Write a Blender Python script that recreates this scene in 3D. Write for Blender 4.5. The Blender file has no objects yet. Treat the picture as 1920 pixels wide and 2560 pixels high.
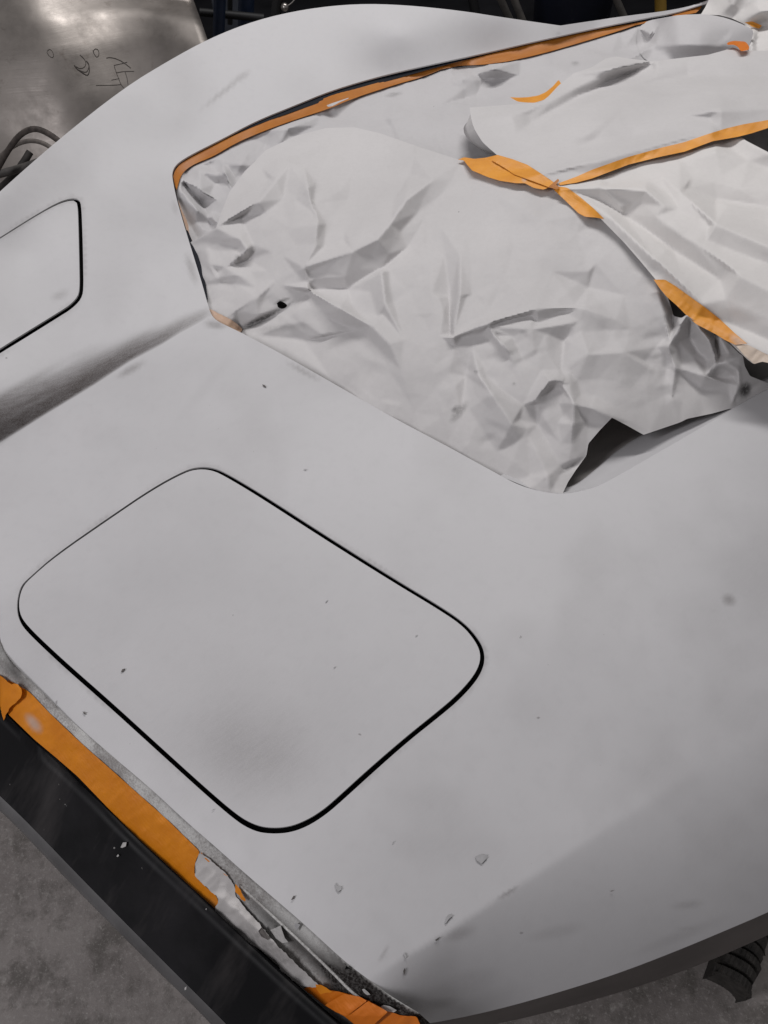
import bpy, math, random
import numpy as np
from mathutils import Matrix, Vector
from mathutils.geometry import delaunay_2d_cdt

S = bpy.context.scene
COL = S.collection
rnd = random.Random(7)

# ------------------------------------------------------------------ camera
CAM = np.array([0.0, 0.0, 1.75])
F, CU, CV = 2000.0, 960.0, 1280.0
PITCH, ROLL = math.radians(53), math.radians(4.0)
fwd = np.array([0, math.cos(PITCH), -math.sin(PITCH)])
up0 = np.array([0, math.sin(PITCH), math.cos(PITCH)])
rt0 = np.array([1.0, 0, 0])
rt = math.cos(ROLL) * rt0 - math.sin(ROLL) * up0
up = math.cos(ROLL) * up0 + math.sin(ROLL) * rt0
cd = bpy.data.cameras.new('camera')
cam = bpy.data.objects.new('camera', cd)
COL.objects.link(cam)
m = Matrix.Identity(4)
for i in range(3):
    m[i][0], m[i][1], m[i][2], m[i][3] = rt[i], up[i], -fwd[i], CAM[i]
cam.matrix_world = m
cd.sensor_fit = 'VERTICAL'
cd.sensor_height = 36.0
cd.lens = 36.0 * F / 2560.0
cd.clip_start, cd.clip_end = 0.05, 60
S.camera = cam

# ------------------------------------------------------------------ light
W = bpy.data.worlds.new('World'); S.world = W; W.use_nodes = True
W.node_tree.nodes['Background'].inputs[0].default_value = (1.0, 0.97, 0.985, 1)
W.node_tree.nodes['Background'].inputs[1].default_value = 0.215
def area(name, loc, target, sx, sy, power, col=(1, 1, 1)):
    l = bpy.data.lights.new(name, 'AREA'); l.shape = 'RECTANGLE'; l.size, l.size_y = sx, sy
    l.energy = power; l.color = col
    o = bpy.data.objects.new(name, l); COL.objects.link(o); o.location = loc
    o.rotation_euler = (Vector(target) - Vector(loc)).to_track_quat('-Z', 'Y').to_euler()
    return o
area('ceiling_lamp_far', (0.5, 3.1, 3.8), (0.1, 1.2, 0.7), 2.8, 0.4, 97, (1.0, 0.98, 0.975))
area('ceiling_lamp_near', (-2.3, -0.5, 2.9), (0, 0.9, 0.7), 0.4, 1.6, 46, (0.985, 0.965, 1.0))
S.view_settings.view_transform = 'Standard'
S.view_settings.look = 'None'
S.view_settings.exposure = -0.20
S.view_settings.gamma = 1.0

# ------------------------------------------------------------------ geometry helpers
def ray(u, v):
    a = (np.asarray(u, float) - CU) / F; b = (CV - np.asarray(v, float)) / F
    return fwd + a[..., None] * rt + b[..., None] * up
def P(u, v, z):
    d = ray(u, v); t = (np.asarray(z, float) - CAM[2]) / d[..., 2]
    return CAM + d * t[..., None]
def Py(u, v, y):                                  # point on the plane y = const
    d = ray(np.array([float(u)]), np.array([float(v)]))[0]
    return CAM + d * (y / d[1])

class TPS:
    def __init__(s, pts, smooth=1e-4):
        p = np.array(pts, float); s.c = p[:, :2] / 1000.0
        n = len(p); A = np.zeros((n + 3, n + 3))
        A[:n, :n] = s.phi(np.linalg.norm(s.c[:, None] - s.c[None], axis=2)) + smooth * np.eye(n)
        A[:n, n] = 1; A[:n, n + 1:] = s.c; A[n:, :n] = A[:n, n:].T
        b = np.zeros(n + 3); b[:n] = p[:, 2]
        s.w = np.linalg.solve(A, b)
    @staticmethod
    def phi(r):
        return np.where(r > 1e-9, r * r * np.log(np.maximum(r, 1e-9)), 0.0)
    def __call__(s, u, v):
        q = np.stack([np.ravel(u), np.ravel(v)], 1) / 1000.0
        out = np.zeros(len(q)); n = len(s.c)
        for i in range(0, len(q), 20000):
            k = q[i:i + 20000]
            r = np.linalg.norm(k[:, None] - s.c[None], axis=2)
            out[i:i + 20000] = s.phi(r) @ s.w[:n] + s.w[n] + k @ s.w[n + 1:]
        return out.reshape(np.shape(u))

def sstep(a, b, x):
    t = np.clip((x - a) / (b - a), 0, 1); return t * t * (3 - 2 * t)

def vnoise(u, v, scale, seed):                     # smooth value noise, -1..1
    r = np.random.RandomState(seed).rand(97, 97) * 2 - 1
    x = np.asarray(u) / scale + 40.3; y = np.asarray(v) / scale + 31.7
    i = np.floor(x).astype(int); j = np.floor(y).astype(int); fx = x - i; fy = y - j
    fx = fx * fx * (3 - 2 * fx); fy = fy * fy * (3 - 2 * fy)
    g = lambda a, b: r[a % 97, b % 97]
    return (g(i, j) * (1 - fx) + g(i + 1, j) * fx) * (1 - fy) + (g(i, j + 1) * (1 - fx) + g(i + 1, j + 1) * fx) * fy

def ridge(u, v, pts, h, wl, wr, amp=None, pw=2.0):
    """crease along pts; wl/wr reach left/right of its direction (picture sense, y down: left = upper side of a line going right)"""
    pts = np.array(pts, float); n = len(pts)
    amp = np.array(amp if amp is not None else [0.25] + [1.0] * (n - 2) + [0.25] if n > 2 else [1.0, 0.3], float)
    best = np.full(np.shape(u), 1e9); sd = np.zeros(np.shape(u)); am = np.zeros(np.shape(u))
    for k in range(n - 1):
        a, b = pts[k], pts[k + 1]; ab = b - a; L2 = ab @ ab + 1e-9
        t = np.clip(((u - a[0]) * ab[0] + (v - a[1]) * ab[1]) / L2, 0, 1)
        dx = u - (a[0] + t * ab[0]); dy = v - (a[1] + t * ab[1]); d = np.hypot(dx, dy)
        s = ab[0] * dy - ab[1] * dx
        w = d < best
        best = np.where(w, d, best); sd = np.where(w, s / (math.sqrt(L2) * np.maximum(d, 1e-6)), sd); am = np.where(w, amp[k] * (1 - t) + amp[k + 1] * t, am)
    # s > 0 : right side (below a line going right in the picture)
    # blend widths smoothly across the line to avoid tears past the ends
    q = .5 + .5 * np.clip(sd, -1, 1); wid = wl * (1 - q) + wr * q
    best = np.sqrt(best * best + 36.) - 5.0
    t = np.clip(1 - best / wid, 0, 1)
    return h * am * t ** pw

def chaikin(pts, n=2, closed=True):
    p = np.array(pts, float)
    for _ in range(n):
        q = []
        m = len(p)
        for i in range(m if closed else m - 1):
            a, b = p[i], p[(i + 1) % m]
            q += [a * .75 + b * .25, a * .25 + b * .75]
        p = np.array(q) if closed else np.array([p[0]] + q + [p[-1]])
    return p
def resample(pts, step=None, closed=False, n=None):
    p = np.array(pts, float)
    if closed: p = np.vstack([p, p[:1]])
    d = np.r_[0, np.cumsum(np.linalg.norm(np.diff(p, axis=0), axis=1))]
    if n is None: n = max(2, int(round(d[-1] / step)) + 1)
    s = np.linspace(0, d[-1], n)
    q = np.stack([np.interp(s, d, p[:, k]) for k in range(p.shape[1])], 1)
    return q[:-1] if closed else q
def inside(poly, x, y):
    c = np.zeros(len(x), bool); n = len(poly); j = n - 1
    for i in range(n):
        xi, yi = poly[i]; xj, yj = poly[j]
        if yi != yj:
            c ^= ((yi > y) != (yj > y)) & (x < (xj - xi) * (y - yi) / (yj - yi) + xi)
        j = i
    return c
def seg_dist(poly, x, y, closed=True):
    d = np.full(len(x), 1e9); n = len(poly)
    for i in range(n if closed else n - 1):
        a = poly[i]; b = poly[(i + 1) % n]; ab = b - a
        lo = np.minimum(a, b) - 30; hi = np.maximum(a, b) + 30
        k = np.where((x > lo[0]) & (x < hi[0]) & (y > lo[1]) & (y < hi[1]))[0]
        if len(k) == 0: continue
        t = np.clip(((x[k] - a[0]) * ab[0] + (y[k] - a[1]) * ab[1]) / (ab @ ab + 1e-9), 0, 1)
        d[k] = np.minimum(d[k], np.hypot(x[k] - a[0] - t * ab[0], y[k] - a[1] - t * ab[1]))
    return d

def link(name, me, mat, parent=None):
    o = bpy.data.objects.new(name, me); COL.objects.link(o)
    if mat is not None: me.materials.append(mat)
    if parent is not None:
        o.parent = parent
        if parent.type == 'EMPTY': o.matrix_parent_inverse = Matrix.Translation(-parent.location)
    return o
def tag(o, label=None, cat=None, group=None, kind=None):
    if label: o['label'] = label
    if cat: o['category'] = cat
    if group: o['group'] = group
    if kind: o['kind'] = kind
    return o
def empty(name, loc, label, cat, group=None):
    o = bpy.data.objects.new(name, None); COL.objects.link(o); o.location = loc; o.empty_display_size = .1
    return tag(o, label, cat, group)

def sheet(name, outer, zf, mat, parent=None, holes=(), step=8.0, tone_mask=None, lines=(), ostep=None, normals=True, lift=None):
    """surface whose height is the smooth function zf, cut to an outline"""
    ostep = ostep or step
    outer = resample(outer, ostep, closed=True)
    holes = [resample(h, ostep, closed=True) for h in holes]
    V, E = [], []
    for loop in [outer] + holes:
        b = len(V); V += [tuple(p) for p in loop]
        E += [(b + i, b + (i + 1) % len(loop)) for i in range(len(loop))]
    lo = outer.min(0); hi = outer.max(0)
    gx = np.arange(lo[0], hi[0], step); gy = np.arange(lo[1], hi[1], step * .866)
    X, Y = np.meshgrid(gx, gy); X[1::2] += step / 2
    X = X.ravel(); Y = Y.ravel()
    ok = inside(outer, X, Y)
    for h in holes: ok &= ~inside(h, X, Y)
    X, Y = X[ok], Y[ok]
    d = seg_dist(outer, X, Y)
    for h in holes: d = np.minimum(d, seg_dist(h, X, Y))
    for l in lines:
        l = resample(l, step); b = len(V)
        dl = seg_dist(l, X, Y, closed=False); d = np.minimum(d, dl)
        V += [tuple(p) for p in l]; E += [(b + i, b + i + 1) for i in range(len(l) - 1)]
    ok = d > step * .45
    V += list(zip(X[ok], Y[ok]))
    vo, eo, fo, *_ = delaunay_2d_cdt([Vector(p) for p in V], E, [], 0, 1e-4)
    vo = np.array([(p.x, p.y) for p in vo]); fo = np.array([f for f in fo if len(f) == 3])
    c = vo[fo].mean(1)
    ok = inside(outer, c[:, 0], c[:, 1])
    for h in holes: ok &= ~inside(h, c[:, 0], c[:, 1])
    fo = fo[ok]
    used = np.unique(fo); mp = -np.ones(len(vo), int); mp[used] = np.arange(len(used)); vo = vo[used]; fo = mp[fo]
    u, v = vo[:, 0], vo[:, 1]
    p0 = P(u, v, zf(u, v))
    e = 1.2
    n = np.cross(P(u + e, v, zf(u + e, v)) - P(u - e, v, zf(u - e, v)), P(u, v - e, zf(u, v - e)) - P(u, v + e, zf(u, v + e)))
    n /= np.linalg.norm(n, axis=1)[:, None] + 1e-12
    # orient faces towards the viewer side
    a, b, c3 = p0[fo[:, 0]], p0[fo[:, 1]], p0[fo[:, 2]]
    fn = np.cross(b - a, c3 - a); flip = (fn * (CAM - a)).sum(1) < 0
    fo[flip] = fo[flip][:, ::-1]
    me = bpy.data.meshes.new(name)
    me.from_pydata([tuple(q) for q in p0], [], [tuple(int(i) for i in f) for f in fo])
    me.update()
    for pl in me.polygons: pl.use_smooth = True
    if normals: me.normals_split_custom_set_from_vertices([tuple(q) for q in n])
    at = me.attributes.new('tone_mask', 'FLOAT', 'POINT')
    at.data.foreach_set('value', (tone_mask(u, v) if tone_mask else np.zeros(len(u))).astype(np.float32))
    return link(name, me, mat, parent)

def loft(name, rows, mat, parent=None, n=None, smooth=True, closed=False):
    """rows of world points joined by faces"""
    n = n or max(len(r) for r in rows)
    R = [resample(r, n=n) for r in rows]
    V = [tuple(p) for r in R for p in r]; Fc = []
    for i in range(len(R) - 1):
        for j in range(n - 1 if not closed else n):
            k = (j + 1) % n
            Fc.append((i * n + j, i * n + k, (i + 1) * n + k, (i + 1) * n + j))
    me = bpy.data.meshes.new(name); me.from_pydata(V, [], Fc); me.update()
    for pl in me.polygons: pl.use_smooth = smooth
    return link(name, me, mat, parent)
def prow(pts, z, step=12, smooth=2):
    """picture polyline (u,v) with height z (number, function or list) -> world row"""
    p = np.array(pts, float)
    if not callable(z) and np.ndim(z) == 1:
        p = np.c_[p, np.array(z, float)]
    if smooth: p = chaikin(p, smooth, closed=False)
    p = resample(p, step)
    zz = z(p[:, 0], p[:, 1]) if callable(z) else (p[:, 2] if p.shape[1] > 2 else np.full(len(p), float(z)))
    return P(p[:, 0], p[:, 1], zz)

def lip(name, outline, zf, mat, parent, drop=0.03, inset=0.0, closed=True, sgn=1, st=9):
    """edge that turns down from an outline"""
    p = resample(outline, st, closed=closed)
    a = P(p[:, 0], p[:, 1], zf(p[:, 0], p[:, 1]))
    if closed: t = np.roll(a, -1, 0) - np.roll(a, 1, 0)
    else: t = np.gradient(a, axis=0)
    nn = np.c_[t[:, 1], -t[:, 0]]; nn /= np.linalg.norm(nn, axis=1)[:, None] + 1e-9
    rows = []
    for k in (0, .15, .6, 1.0):
        q = a.copy(); q[:, :2] += nn * inset * k * sgn; q[:, 2] -= drop * k
        rows.append(q)
    n = len(a); V = [tuple(x) for r in rows for x in r]; Fc = []
    for i in range(len(rows) - 1):
        for j in range(n if closed else n - 1):
            k = (j + 1) % n; Fc.append((i * n + j, i * n + k, (i + 1) * n + k, (i + 1) * n + j))
    me = bpy.data.meshes.new(name); me.from_pydata(V, [], Fc); me.update()
    for pl in me.polygons: pl.use_smooth = True
    return link(name, me, mat, parent)

def tube(name, pts, r, mat, parent=None, seg=12):
    c = bpy.data.curves.new(name, 'CURVE'); c.dimensions = '3D'; c.bevel_depth = r; c.bevel_resolution = 4; c.use_fill_caps = True
    s = c.splines.new('POLY'); s.points.add(len(pts) - 1)
    for q, p in zip(s.points, pts): q.co = (p[0], p[1], p[2], 1)
    o = bpy.data.objects.new(name, c); COL.objects.link(o)
    dg = bpy.context.evaluated_depsgraph_get(); me = bpy.data.meshes.new_from_object(o.evaluated_get(dg))
    bpy.data.objects.remove(o); me.name = name
    for pl in me.polygons: pl.use_smooth = True
    return link(name, me, mat, parent)
def smooth3(pts, n=3): return chaikin(np.array(pts, float), n, closed=False)
def box(name, c, s, mat, parent=None, rot=None, bevel=0.004):
    import bmesh
    bm = bmesh.new(); bmesh.ops.create_cube(bm, size=1)
    for vv in bm.verts: vv.co = Vector((vv.co.x * s[0], vv.co.y * s[1], vv.co.z * s[2]))
    bmesh.ops.bevel(bm, geom=bm.edges[:], offset=bevel, segments=2, affect='EDGES')
    M = Matrix.Translation(Vector(c)) @ (rot.to_4x4() if rot else Matrix.Identity(4))
    bmesh.ops.transform(bm, matrix=M, verts=bm.verts)
    me = bpy.data.meshes.new(name); bm.to_mesh(me); bm.free()
    return link(name, me, mat, parent)

# ------------------------------------------------------------------ materials
class NT:
    def __init__(s, name):
        s.m = bpy.data.materials.new(name); s.m.use_nodes = True
        s.t = s.m.node_tree; s.b = s.t.nodes['Principled BSDF']
    def n(s, kind, **kw):
        x = s.t.nodes.new(kind)
        for k, val in kw.items():
            if k.startswith('i_'): x.inputs[k[2:]].default_value = val
            else: setattr(x, k, val)
        return x
    def l(s, a, b): s.t.links.new(a, b)
    def pos(s): return s.n('ShaderNodeNewGeometry').outputs['Position']
    def noise(s, scale, detail=4, rough=.55, vec=None):
        x = s.n('ShaderNodeTexNoise'); x.inputs['Scale'].default_value = scale; x.inputs['Detail'].default_value = detail
        x.inputs['Roughness'].default_value = rough; s.l(vec or s.pos(), x.inputs['Vector']); return x.outputs['Fac']
    def rng(s, v, a, b, c=0., d=1.):
        x = s.n('ShaderNodeMapRange'); x.inputs[1].default_value = a; x.inputs[2].default_value = b
        x.inputs[3].default_value = c; x.inputs[4].default_value = d; s.l(v, x.inputs[0]); return x.outputs[0]
    def math(s, op, a, b):
        x = s.n('ShaderNodeMath', operation=op)
        for k, q in enumerate((a, b)):
            if isinstance(q, (int, float)): x.inputs[k].default_value = q
            else: s.l(q, x.inputs[k])
        return x.outputs[0]
    def mix(s, f, a, b):
        x = s.n('ShaderNodeMix', data_type='RGBA')
        if isinstance(f, (int, float)): x.inputs[0].default_value = f
        else: s.l(f, x.inputs[0])
        for k, q in ((6, a), (7, b)):
            if isinstance(q, tuple): x.inputs[k].default_value = (*q, 1) if len(q) == 3 else q
            else: s.l(q, x.inputs[k])
        return x.outputs[2]
    def bump(s, h, strength, dist=.001):
        x = s.n('ShaderNodeBump'); x.inputs['Strength'].default_value = strength; x.inputs['Distance'].default_value = dist
        s.l(h, x.inputs['Height']); s.l(x.outputs[0], s.b.inputs['Normal'])
    def scaled(s, sc, rot=(0, 0, 0)):
        x = s.n('ShaderNodeMapping'); x.inputs['Scale'].default_value = sc
        if rot[2]:
            r = s.n('ShaderNodeVectorRotate', rotation_type='Z_AXIS'); r.inputs['Angle'].default_value = -rot[2]; s.l(s.pos(), r.inputs['Vector'])
            s.l(r.outputs[0], x.inputs['Vector'])
        else: s.l(s.pos(), x.inputs['Vector'])
        return x.outputs[0]
    def specks(s, scale, thr, keep):
        """small irregular dots: a voronoi cell keeps its dot when its random colour is under keep"""
        wv = s.n('ShaderNodeVectorMath', operation='ADD'); s.l(s.pos(), wv.inputs[0])
        nz = s.n('ShaderNodeTexNoise'); nz.inputs['Scale'].default_value = 260; s.l(s.pos(), nz.inputs['Vector'])
        sc = s.n('ShaderNodeVectorMath', operation='SCALE'); sc.inputs['Scale'].default_value = .0045; s.l(nz.outputs['Color'], sc.inputs[0])
        s.l(sc.outputs[0], wv.inputs[1])
        x = s.n('ShaderNodeTexVoronoi'); x.inputs['Scale'].default_value = scale; s.l(wv.outputs[0], x.inputs['Vector'])
        sep = s.n('ShaderNodeSeparateColor'); s.l(x.outputs['Color'], sep.inputs[0])
        a = s.rng(x.outputs['Distance'], thr, thr * .6)
        b = s.math('LESS_THAN', sep.outputs[0], keep)
        return s.math('MULTIPLY', a, b)
    def attr(s):
        x = s.n('ShaderNodeAttribute'); x.attribute_name = 'tone_mask'; return x.outputs['Fac']
    def base(s, c):
        if isinstance(c, tuple): s.b.inputs['Base Color'].default_value = (*c, 1)
        else: s.l(c, s.b.inputs['Base Color'])
    def rough(s, r):
        if isinstance(r, (int, float)): s.b.inputs['Roughness'].default_value = r
        else: s.l(r, s.b.inputs['Roughness'])

def mat_primer(name='grey_primer', c=(.510, .503, .512)):
    k = NT(name)
    big = k.noise(2.6, 4); fine = k.noise(60, 5)
    col = k.mix(k.rng(big, .35, .65), tuple(x * .93 for x in c), tuple(x * 1.04 for x in c))
    col = k.mix(k.math('MULTIPLY', k.rng(fine, .5, .75), .10), col, tuple(x * .7 for x in c))
    streak = k.noise(30, 3, .6, k.scaled((1, 9, 2), (0, 0, .6)))
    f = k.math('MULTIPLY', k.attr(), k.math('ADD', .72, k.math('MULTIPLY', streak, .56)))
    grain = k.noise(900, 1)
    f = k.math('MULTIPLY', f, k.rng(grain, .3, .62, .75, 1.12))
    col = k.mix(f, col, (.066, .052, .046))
    col = k.mix(k.math('MULTIPLY', k.specks(17, .040, .20), .6), col, (.14, .13, .125))
    col = k.mix(k.math('MULTIPLY', k.specks(48, .045, .10), .45), col, (.17, .16, .155))
    scr = k.noise(70, 2, .5, k.scaled((1, 14, 1), (0, 0, .9)))
    col = k.mix(k.math('MULTIPLY', k.rng(scr, .55, .8), .12), col, (.62, .61, .61))
    k.base(col)
    k.rough(k.rng(big, .3, .7, .42, .52)); k.b.inputs['Specular IOR Level'].default_value = .38
    k.bump(k.math('ADD', k.noise(9, 2), k.math('MULTIPLY', k.noise(1100, 2), .10)), .35, .0012)
    return k.m
def mat_paper(name, c):
    k = NT(name)
    a = k.noise(5, 4); fib = k.noise(120, 6, .7)
    col = k.mix(k.rng(a, .3, .7), tuple(x * .95 for x in c), tuple(x * 1.04 for x in c))
    col = k.mix(k.math('MULTIPLY', k.rng(fib, .45, .8), .13), col, tuple(x * .62 for x in c))
    col = k.mix(k.math('MULTIPLY', k.attr(), k.rng(k.noise(170, 3), .35, .55, .55, 1.)), col, (.03, .028, .026))
    col = k.mix(k.math('MULTIPLY', k.specks(22, .04, .14), .6), col, (.12, .11, .105))
    k.base(col); k.rough(.62); k.b.inputs['Specular IOR Level'].default_value = .3
    # shallow crumple of the paper itself
    v1 = k.n('ShaderNodeTexNoise'); v1.noise_type = 'RIDGED_MULTIFRACTAL'
    v1.inputs['Scale'].default_value = 9; v1.inputs['Detail'].default_value = 2; k.l(k.scaled((1, 1, 1), (.3, .2, .9)), v1.inputs['Vector'])
    def cells(sc):
        nz = k.n('ShaderNodeTexNoise'); nz.inputs['Scale'].default_value = 6; k.l(k.pos(), nz.inputs['Vector'])
        w = k.n('ShaderNodeVectorMath', operation='SCALE'); w.inputs['Scale'].default_value = .10; k.l(nz.outputs['Color'], w.inputs[0])
        a_ = k.n('ShaderNodeVectorMath', operation='ADD'); k.l(k.pos(), a_.inputs[0]); k.l(w.outputs[0], a_.inputs[1])
        x = k.n('ShaderNodeTexVoronoi'); x.inputs['Scale'].default_value = sc; k.l(a_.outputs[0], x.inputs['Vector']); return x.outputs['Distance']
    h = k.math('ADD', k.math('MULTIPLY', cells(11), 1.1), k.math('ADD', k.math('MULTIPLY', cells(31), .42), k.math('MULTIPLY', k.noise(300, 4), .10)))
    k.bump(h, .45, .0030)
    return k.m
def mat_tape(name='orange_tape', c=(.78, .33, .035), dusty=0.0):
    k = NT(name)
    a = k.noise(24, 5); crepe = k.noise(420, 3, .6, k.scaled((1, .18, .4), (0, 0, .7)))
    col = k.mix(k.rng(a, .35, .7), c, (c[0] * .86, c[1] * .80, c[2] * .7))
    if dusty > 0: col = k.mix(k.math('MULTIPLY', k.rng(k.noise(13, 5), .55, .72), dusty), col, (.45, .40, .36))
    col = k.mix(k.attr(), col, (.50, .48, .46))
    k.base(col); k.rough(.5); k.bump(crepe, .6, .0010)
    return k.m
def mat_plain(name, c, rough=.5, var=.2, scale=20, metal=0.0, bump=.1, spec=.4):
    k = NT(name); a = k.noise(scale, 5)
    k.base(k.mix(k.rng(a, .3, .7), tuple(x * (1 - var) for x in c), tuple(x * (1 + var) for x in c)))
    k.rough(rough); k.b.inputs['Metallic'].default_value = metal; k.b.inputs['Specular IOR Level'].default_value = spec
    if bump: k.bump(k.noise(scale * 8, 4), bump, .001)
    return k.m
M_primer = mat_primer()
M_paper = mat_paper('masking_paper_white', (.57, .555, .552))
M_paper_back = mat_paper('masking_paper_shaded', (.52, .508, .512))  # darker copy of the white paper, shade of the rear layer painted in
M_paper_warm = mat_paper('masking_paper_warm', (.67, .65, .635))
M_tape = mat_tape()
M_tape_dull_shade = mat_tape('tape_dull_shade', (.44, .155, .016), 0)  # darker copy of the tape orange, shade at the far edge painted in
M_tape_low = mat_tape('tape_lower', (.74, .245, .003), .10)
M_tape_deep = mat_tape('tape_deep', (.66, .17, .004), .05)
M_peach = mat_tape('tape_pale', (.60, .43, .33))
M_black = mat_plain('black_void', (.004, .004, .004), .9, .0, 5, bump=0, spec=.05)

def mat_blackband():
    k = NT('black_bumper')
    a = k.noise(7, 6, .6)
    col = k.mix(k.rng(a, .45, .75), (.003, .003, .004), (.014, .013, .015))
    col = k.mix(k.math('MULTIPLY', k.rng(k.noise(3, 5, .65, k.scaled((1, 4, 1), (0, 0, .75))), .52, .75), .55), col, (.055, .05, .05))
    col = k.mix(k.math('MULTIPLY', k.specks(26, .05, .26), .8), col, (.34, .33, .32))
    col = k.mix(k.math('MULTIPLY', k.specks(70, .06, .14), .6), col, (.2, .19, .18))
    k.base(col); k.rough(k.rng(a, .3, .7, .42, .62)); k.b.inputs['Specular IOR Level'].default_value = .16
    k.bump(k.noise(150, 3), .15, .0006); return k.m
M_bumper = mat_blackband()

def mat_floor():
    k = NT('concrete_floor')
    a = k.noise(2.2, 7, .62); b = k.noise(14, 6, .7); c = k.noise(46, 5, .75)
    col = k.mix(k.rng(a, .35, .65), (.155, .138, .130), (.32, .292, .278))
    col = k.mix(k.math('MULTIPLY', k.rng(b, .47, .62), .65), col, (.075, .068, .058))
    col = k.mix(k.math('MULTIPLY', k.rng(c, .56, .66), .7), col, (.34, .32, .30))
    col = k.mix(k.math('MULTIPLY', k.specks(40, .07, .16), .7), col, (.45, .43, .41))
    col = k.mix(k.math('MULTIPLY', k.rng(k.noise(130, 4, .8), .55, .66), .55), col, (.42, .40, .38))
    k.base(col); k.rough(.75); k.bump(k.noise(60, 6, .7), .6, .004); return k.m
M_floor = mat_floor()

def mat_strip():                                   # scuffed, dusty strip at the panel edge
    k = NT('dusty_edge_strip')
    a = k.noise(11, 6, .7, k.scaled((1, 1, 1))); g = k.noise(330, 4, .7)
    col = k.mix(k.rng(k.math('ADD', k.math('MULTIPLY', a, .65), k.math('MULTIPLY', g, .35)), .42, .56), (.30, .285, .275), (.58, .575, .56))
    st = k.attr()
    col = k.mix(k.math('MULTIPLY', st, k.rng(g, .3, .55, .72, 1.)), col, (.016, .013, .012))
    k.base(col); k.rough(.85); k.b.inputs['Specular IOR Level'].default_value = .15; k.bump(k.noise(420, 5, .7), .6, .0016); return k.m
M_strip = mat_strip()

def mat_metal():
    k = NT('scratched_aluminium')
    a = k.noise(2.5, 5, .6); streak = k.noise(22, 5, .7, k.scaled((.25, 1, 6), (0, .25, 0)))
    col = k.mix(k.rng(a, .3, .7), (.19, .172, .158), (.30, .275, .255))
    col = k.mix(k.math('MULTIPLY', k.rng(k.noise(16, 6, .75), .58, .7), .6), col, (.14, .12, .105))
    col = k.mix(k.math('MULTIPLY', k.rng(streak, .6, .68), .18), col, (.18, .16, .15))
    k.base(col); k.b.inputs['Metallic'].default_value = .85
    k.rough(k.rng(k.noise(9, 5, .7), .3, .7, .36, .56)); k.bump(k.math('ADD', k.math('MULTIPLY', streak, .3), k.math('MULTIPLY', k.noise(5, 3), 3)), .25, .004); return k.m
M_metal = mat_metal()

# ------------------------------------------------------------------ the setting
def plane(name, x0, x1, y0, y1, z, mat):
    me = bpy.data.meshes.new(name); me.from_pydata([(x0, y0, z), (x1, y0, z), (x1, y1, z), (x0, y1, z)], [], [(0, 1, 2, 3)])
    return tag(link(name, me, mat), kind='structure')
plane('floor', -6, 6, -4, 7, 0.0, M_floor)
M_dark = mat_plain('dark_backdrop', (.012, .012, .014), .9, .5, 3, bump=0, spec=.1)  # near-black colour stands in for the unlit far background
me = bpy.data.meshes.new('wall'); me.from_pydata([(-6, 5.0, 0), (6, 5.0, 0), (6, 5.0, 3), (-6, 5.0, 3)], [], [(0, 1, 2, 3)])
tag(link('wall', me, M_dark), 'dark unlit workshop wall far behind the car', 'wall')
# near-black sheet added on the floor so the far background reads unlit
plane('added_dark_floor_sheet', -1.2, 5, 3.1, 4.99, 0.006, M_dark).name = 'added_dark_floor'

# ------------------------------------------------------------------ car body: outlines (points read in the photograph's frame)
SIL = [(-260, 720), (-120, 590), (0, 478), (143, 351), (309, 220), (424, 150), (525, 95), (640, 50), (764, 22), (890, 9), (1010, 12), (1155, 27), (1248, 42), (1401, 64)]
SIL2 = [(1401, 64), (1545, 42), (1693, 24), (1775, 0), (1900, -50), (2200, -150)]
OPEN = [(430, 442), (431, 428), (438, 414), (452, 402), (480, 385), (560, 345), (640, 302), (740, 262), (830, 225), (960, 187), (1100, 156), (1219, 131), (1347, 101), (1495, 69), (1619, 44), (1693, 32), (1762, 8), (1900, -38), (2180, -130),
        (2180, 840), (1920, 972), (1828, 1024), (1736, 1079), (1620, 1146), (1551, 1186), (1493, 1217), (1435, 1232), (1389, 1235), (1331, 1224), (1284, 1207), (1215, 1169), (1099, 1105), (984, 1045), (810, 945), (694, 879), (602, 831), (560, 811), (541, 801), (531, 791), (524, 777), (505, 708), (490, 660), (473, 605), (455, 545), (440, 492)]
GL = [(-260, 1200), (-90, 1330), (-25, 1450), (-6, 1550), (2, 1612), (23, 1647), (58, 1685), (127, 1751), (193, 1817), (285, 1894), (386, 1979), (463, 2052), (540, 2118), (602, 2174), (695, 2254), (759, 2309), (864, 2406), (927, 2453), (982, 2495), (1050, 2535)]
BE = [(1050, 2562), (1120, 2551), (1248, 2523), (1397, 2481), (1545, 2434), (1693, 2377), (1817, 2325), (1920, 2281), (2060, 2215), (2200, 2140)]
CREASE = np.array([(860, 2490), (927, 2446), (991, 2406), (1100, 2341), (1209, 2271), (1298, 2214), (1446, 2117), (1545, 2053), (1644, 1994), (1718, 1944), (1792, 1900), (1920, 1830), (2220, 1660)], float)
STEP = np.array([(-260, 1262), (0, 1106), (116, 1034), (231, 964), (324, 903), (405, 860), (451, 831), (521, 793)], float)

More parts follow.
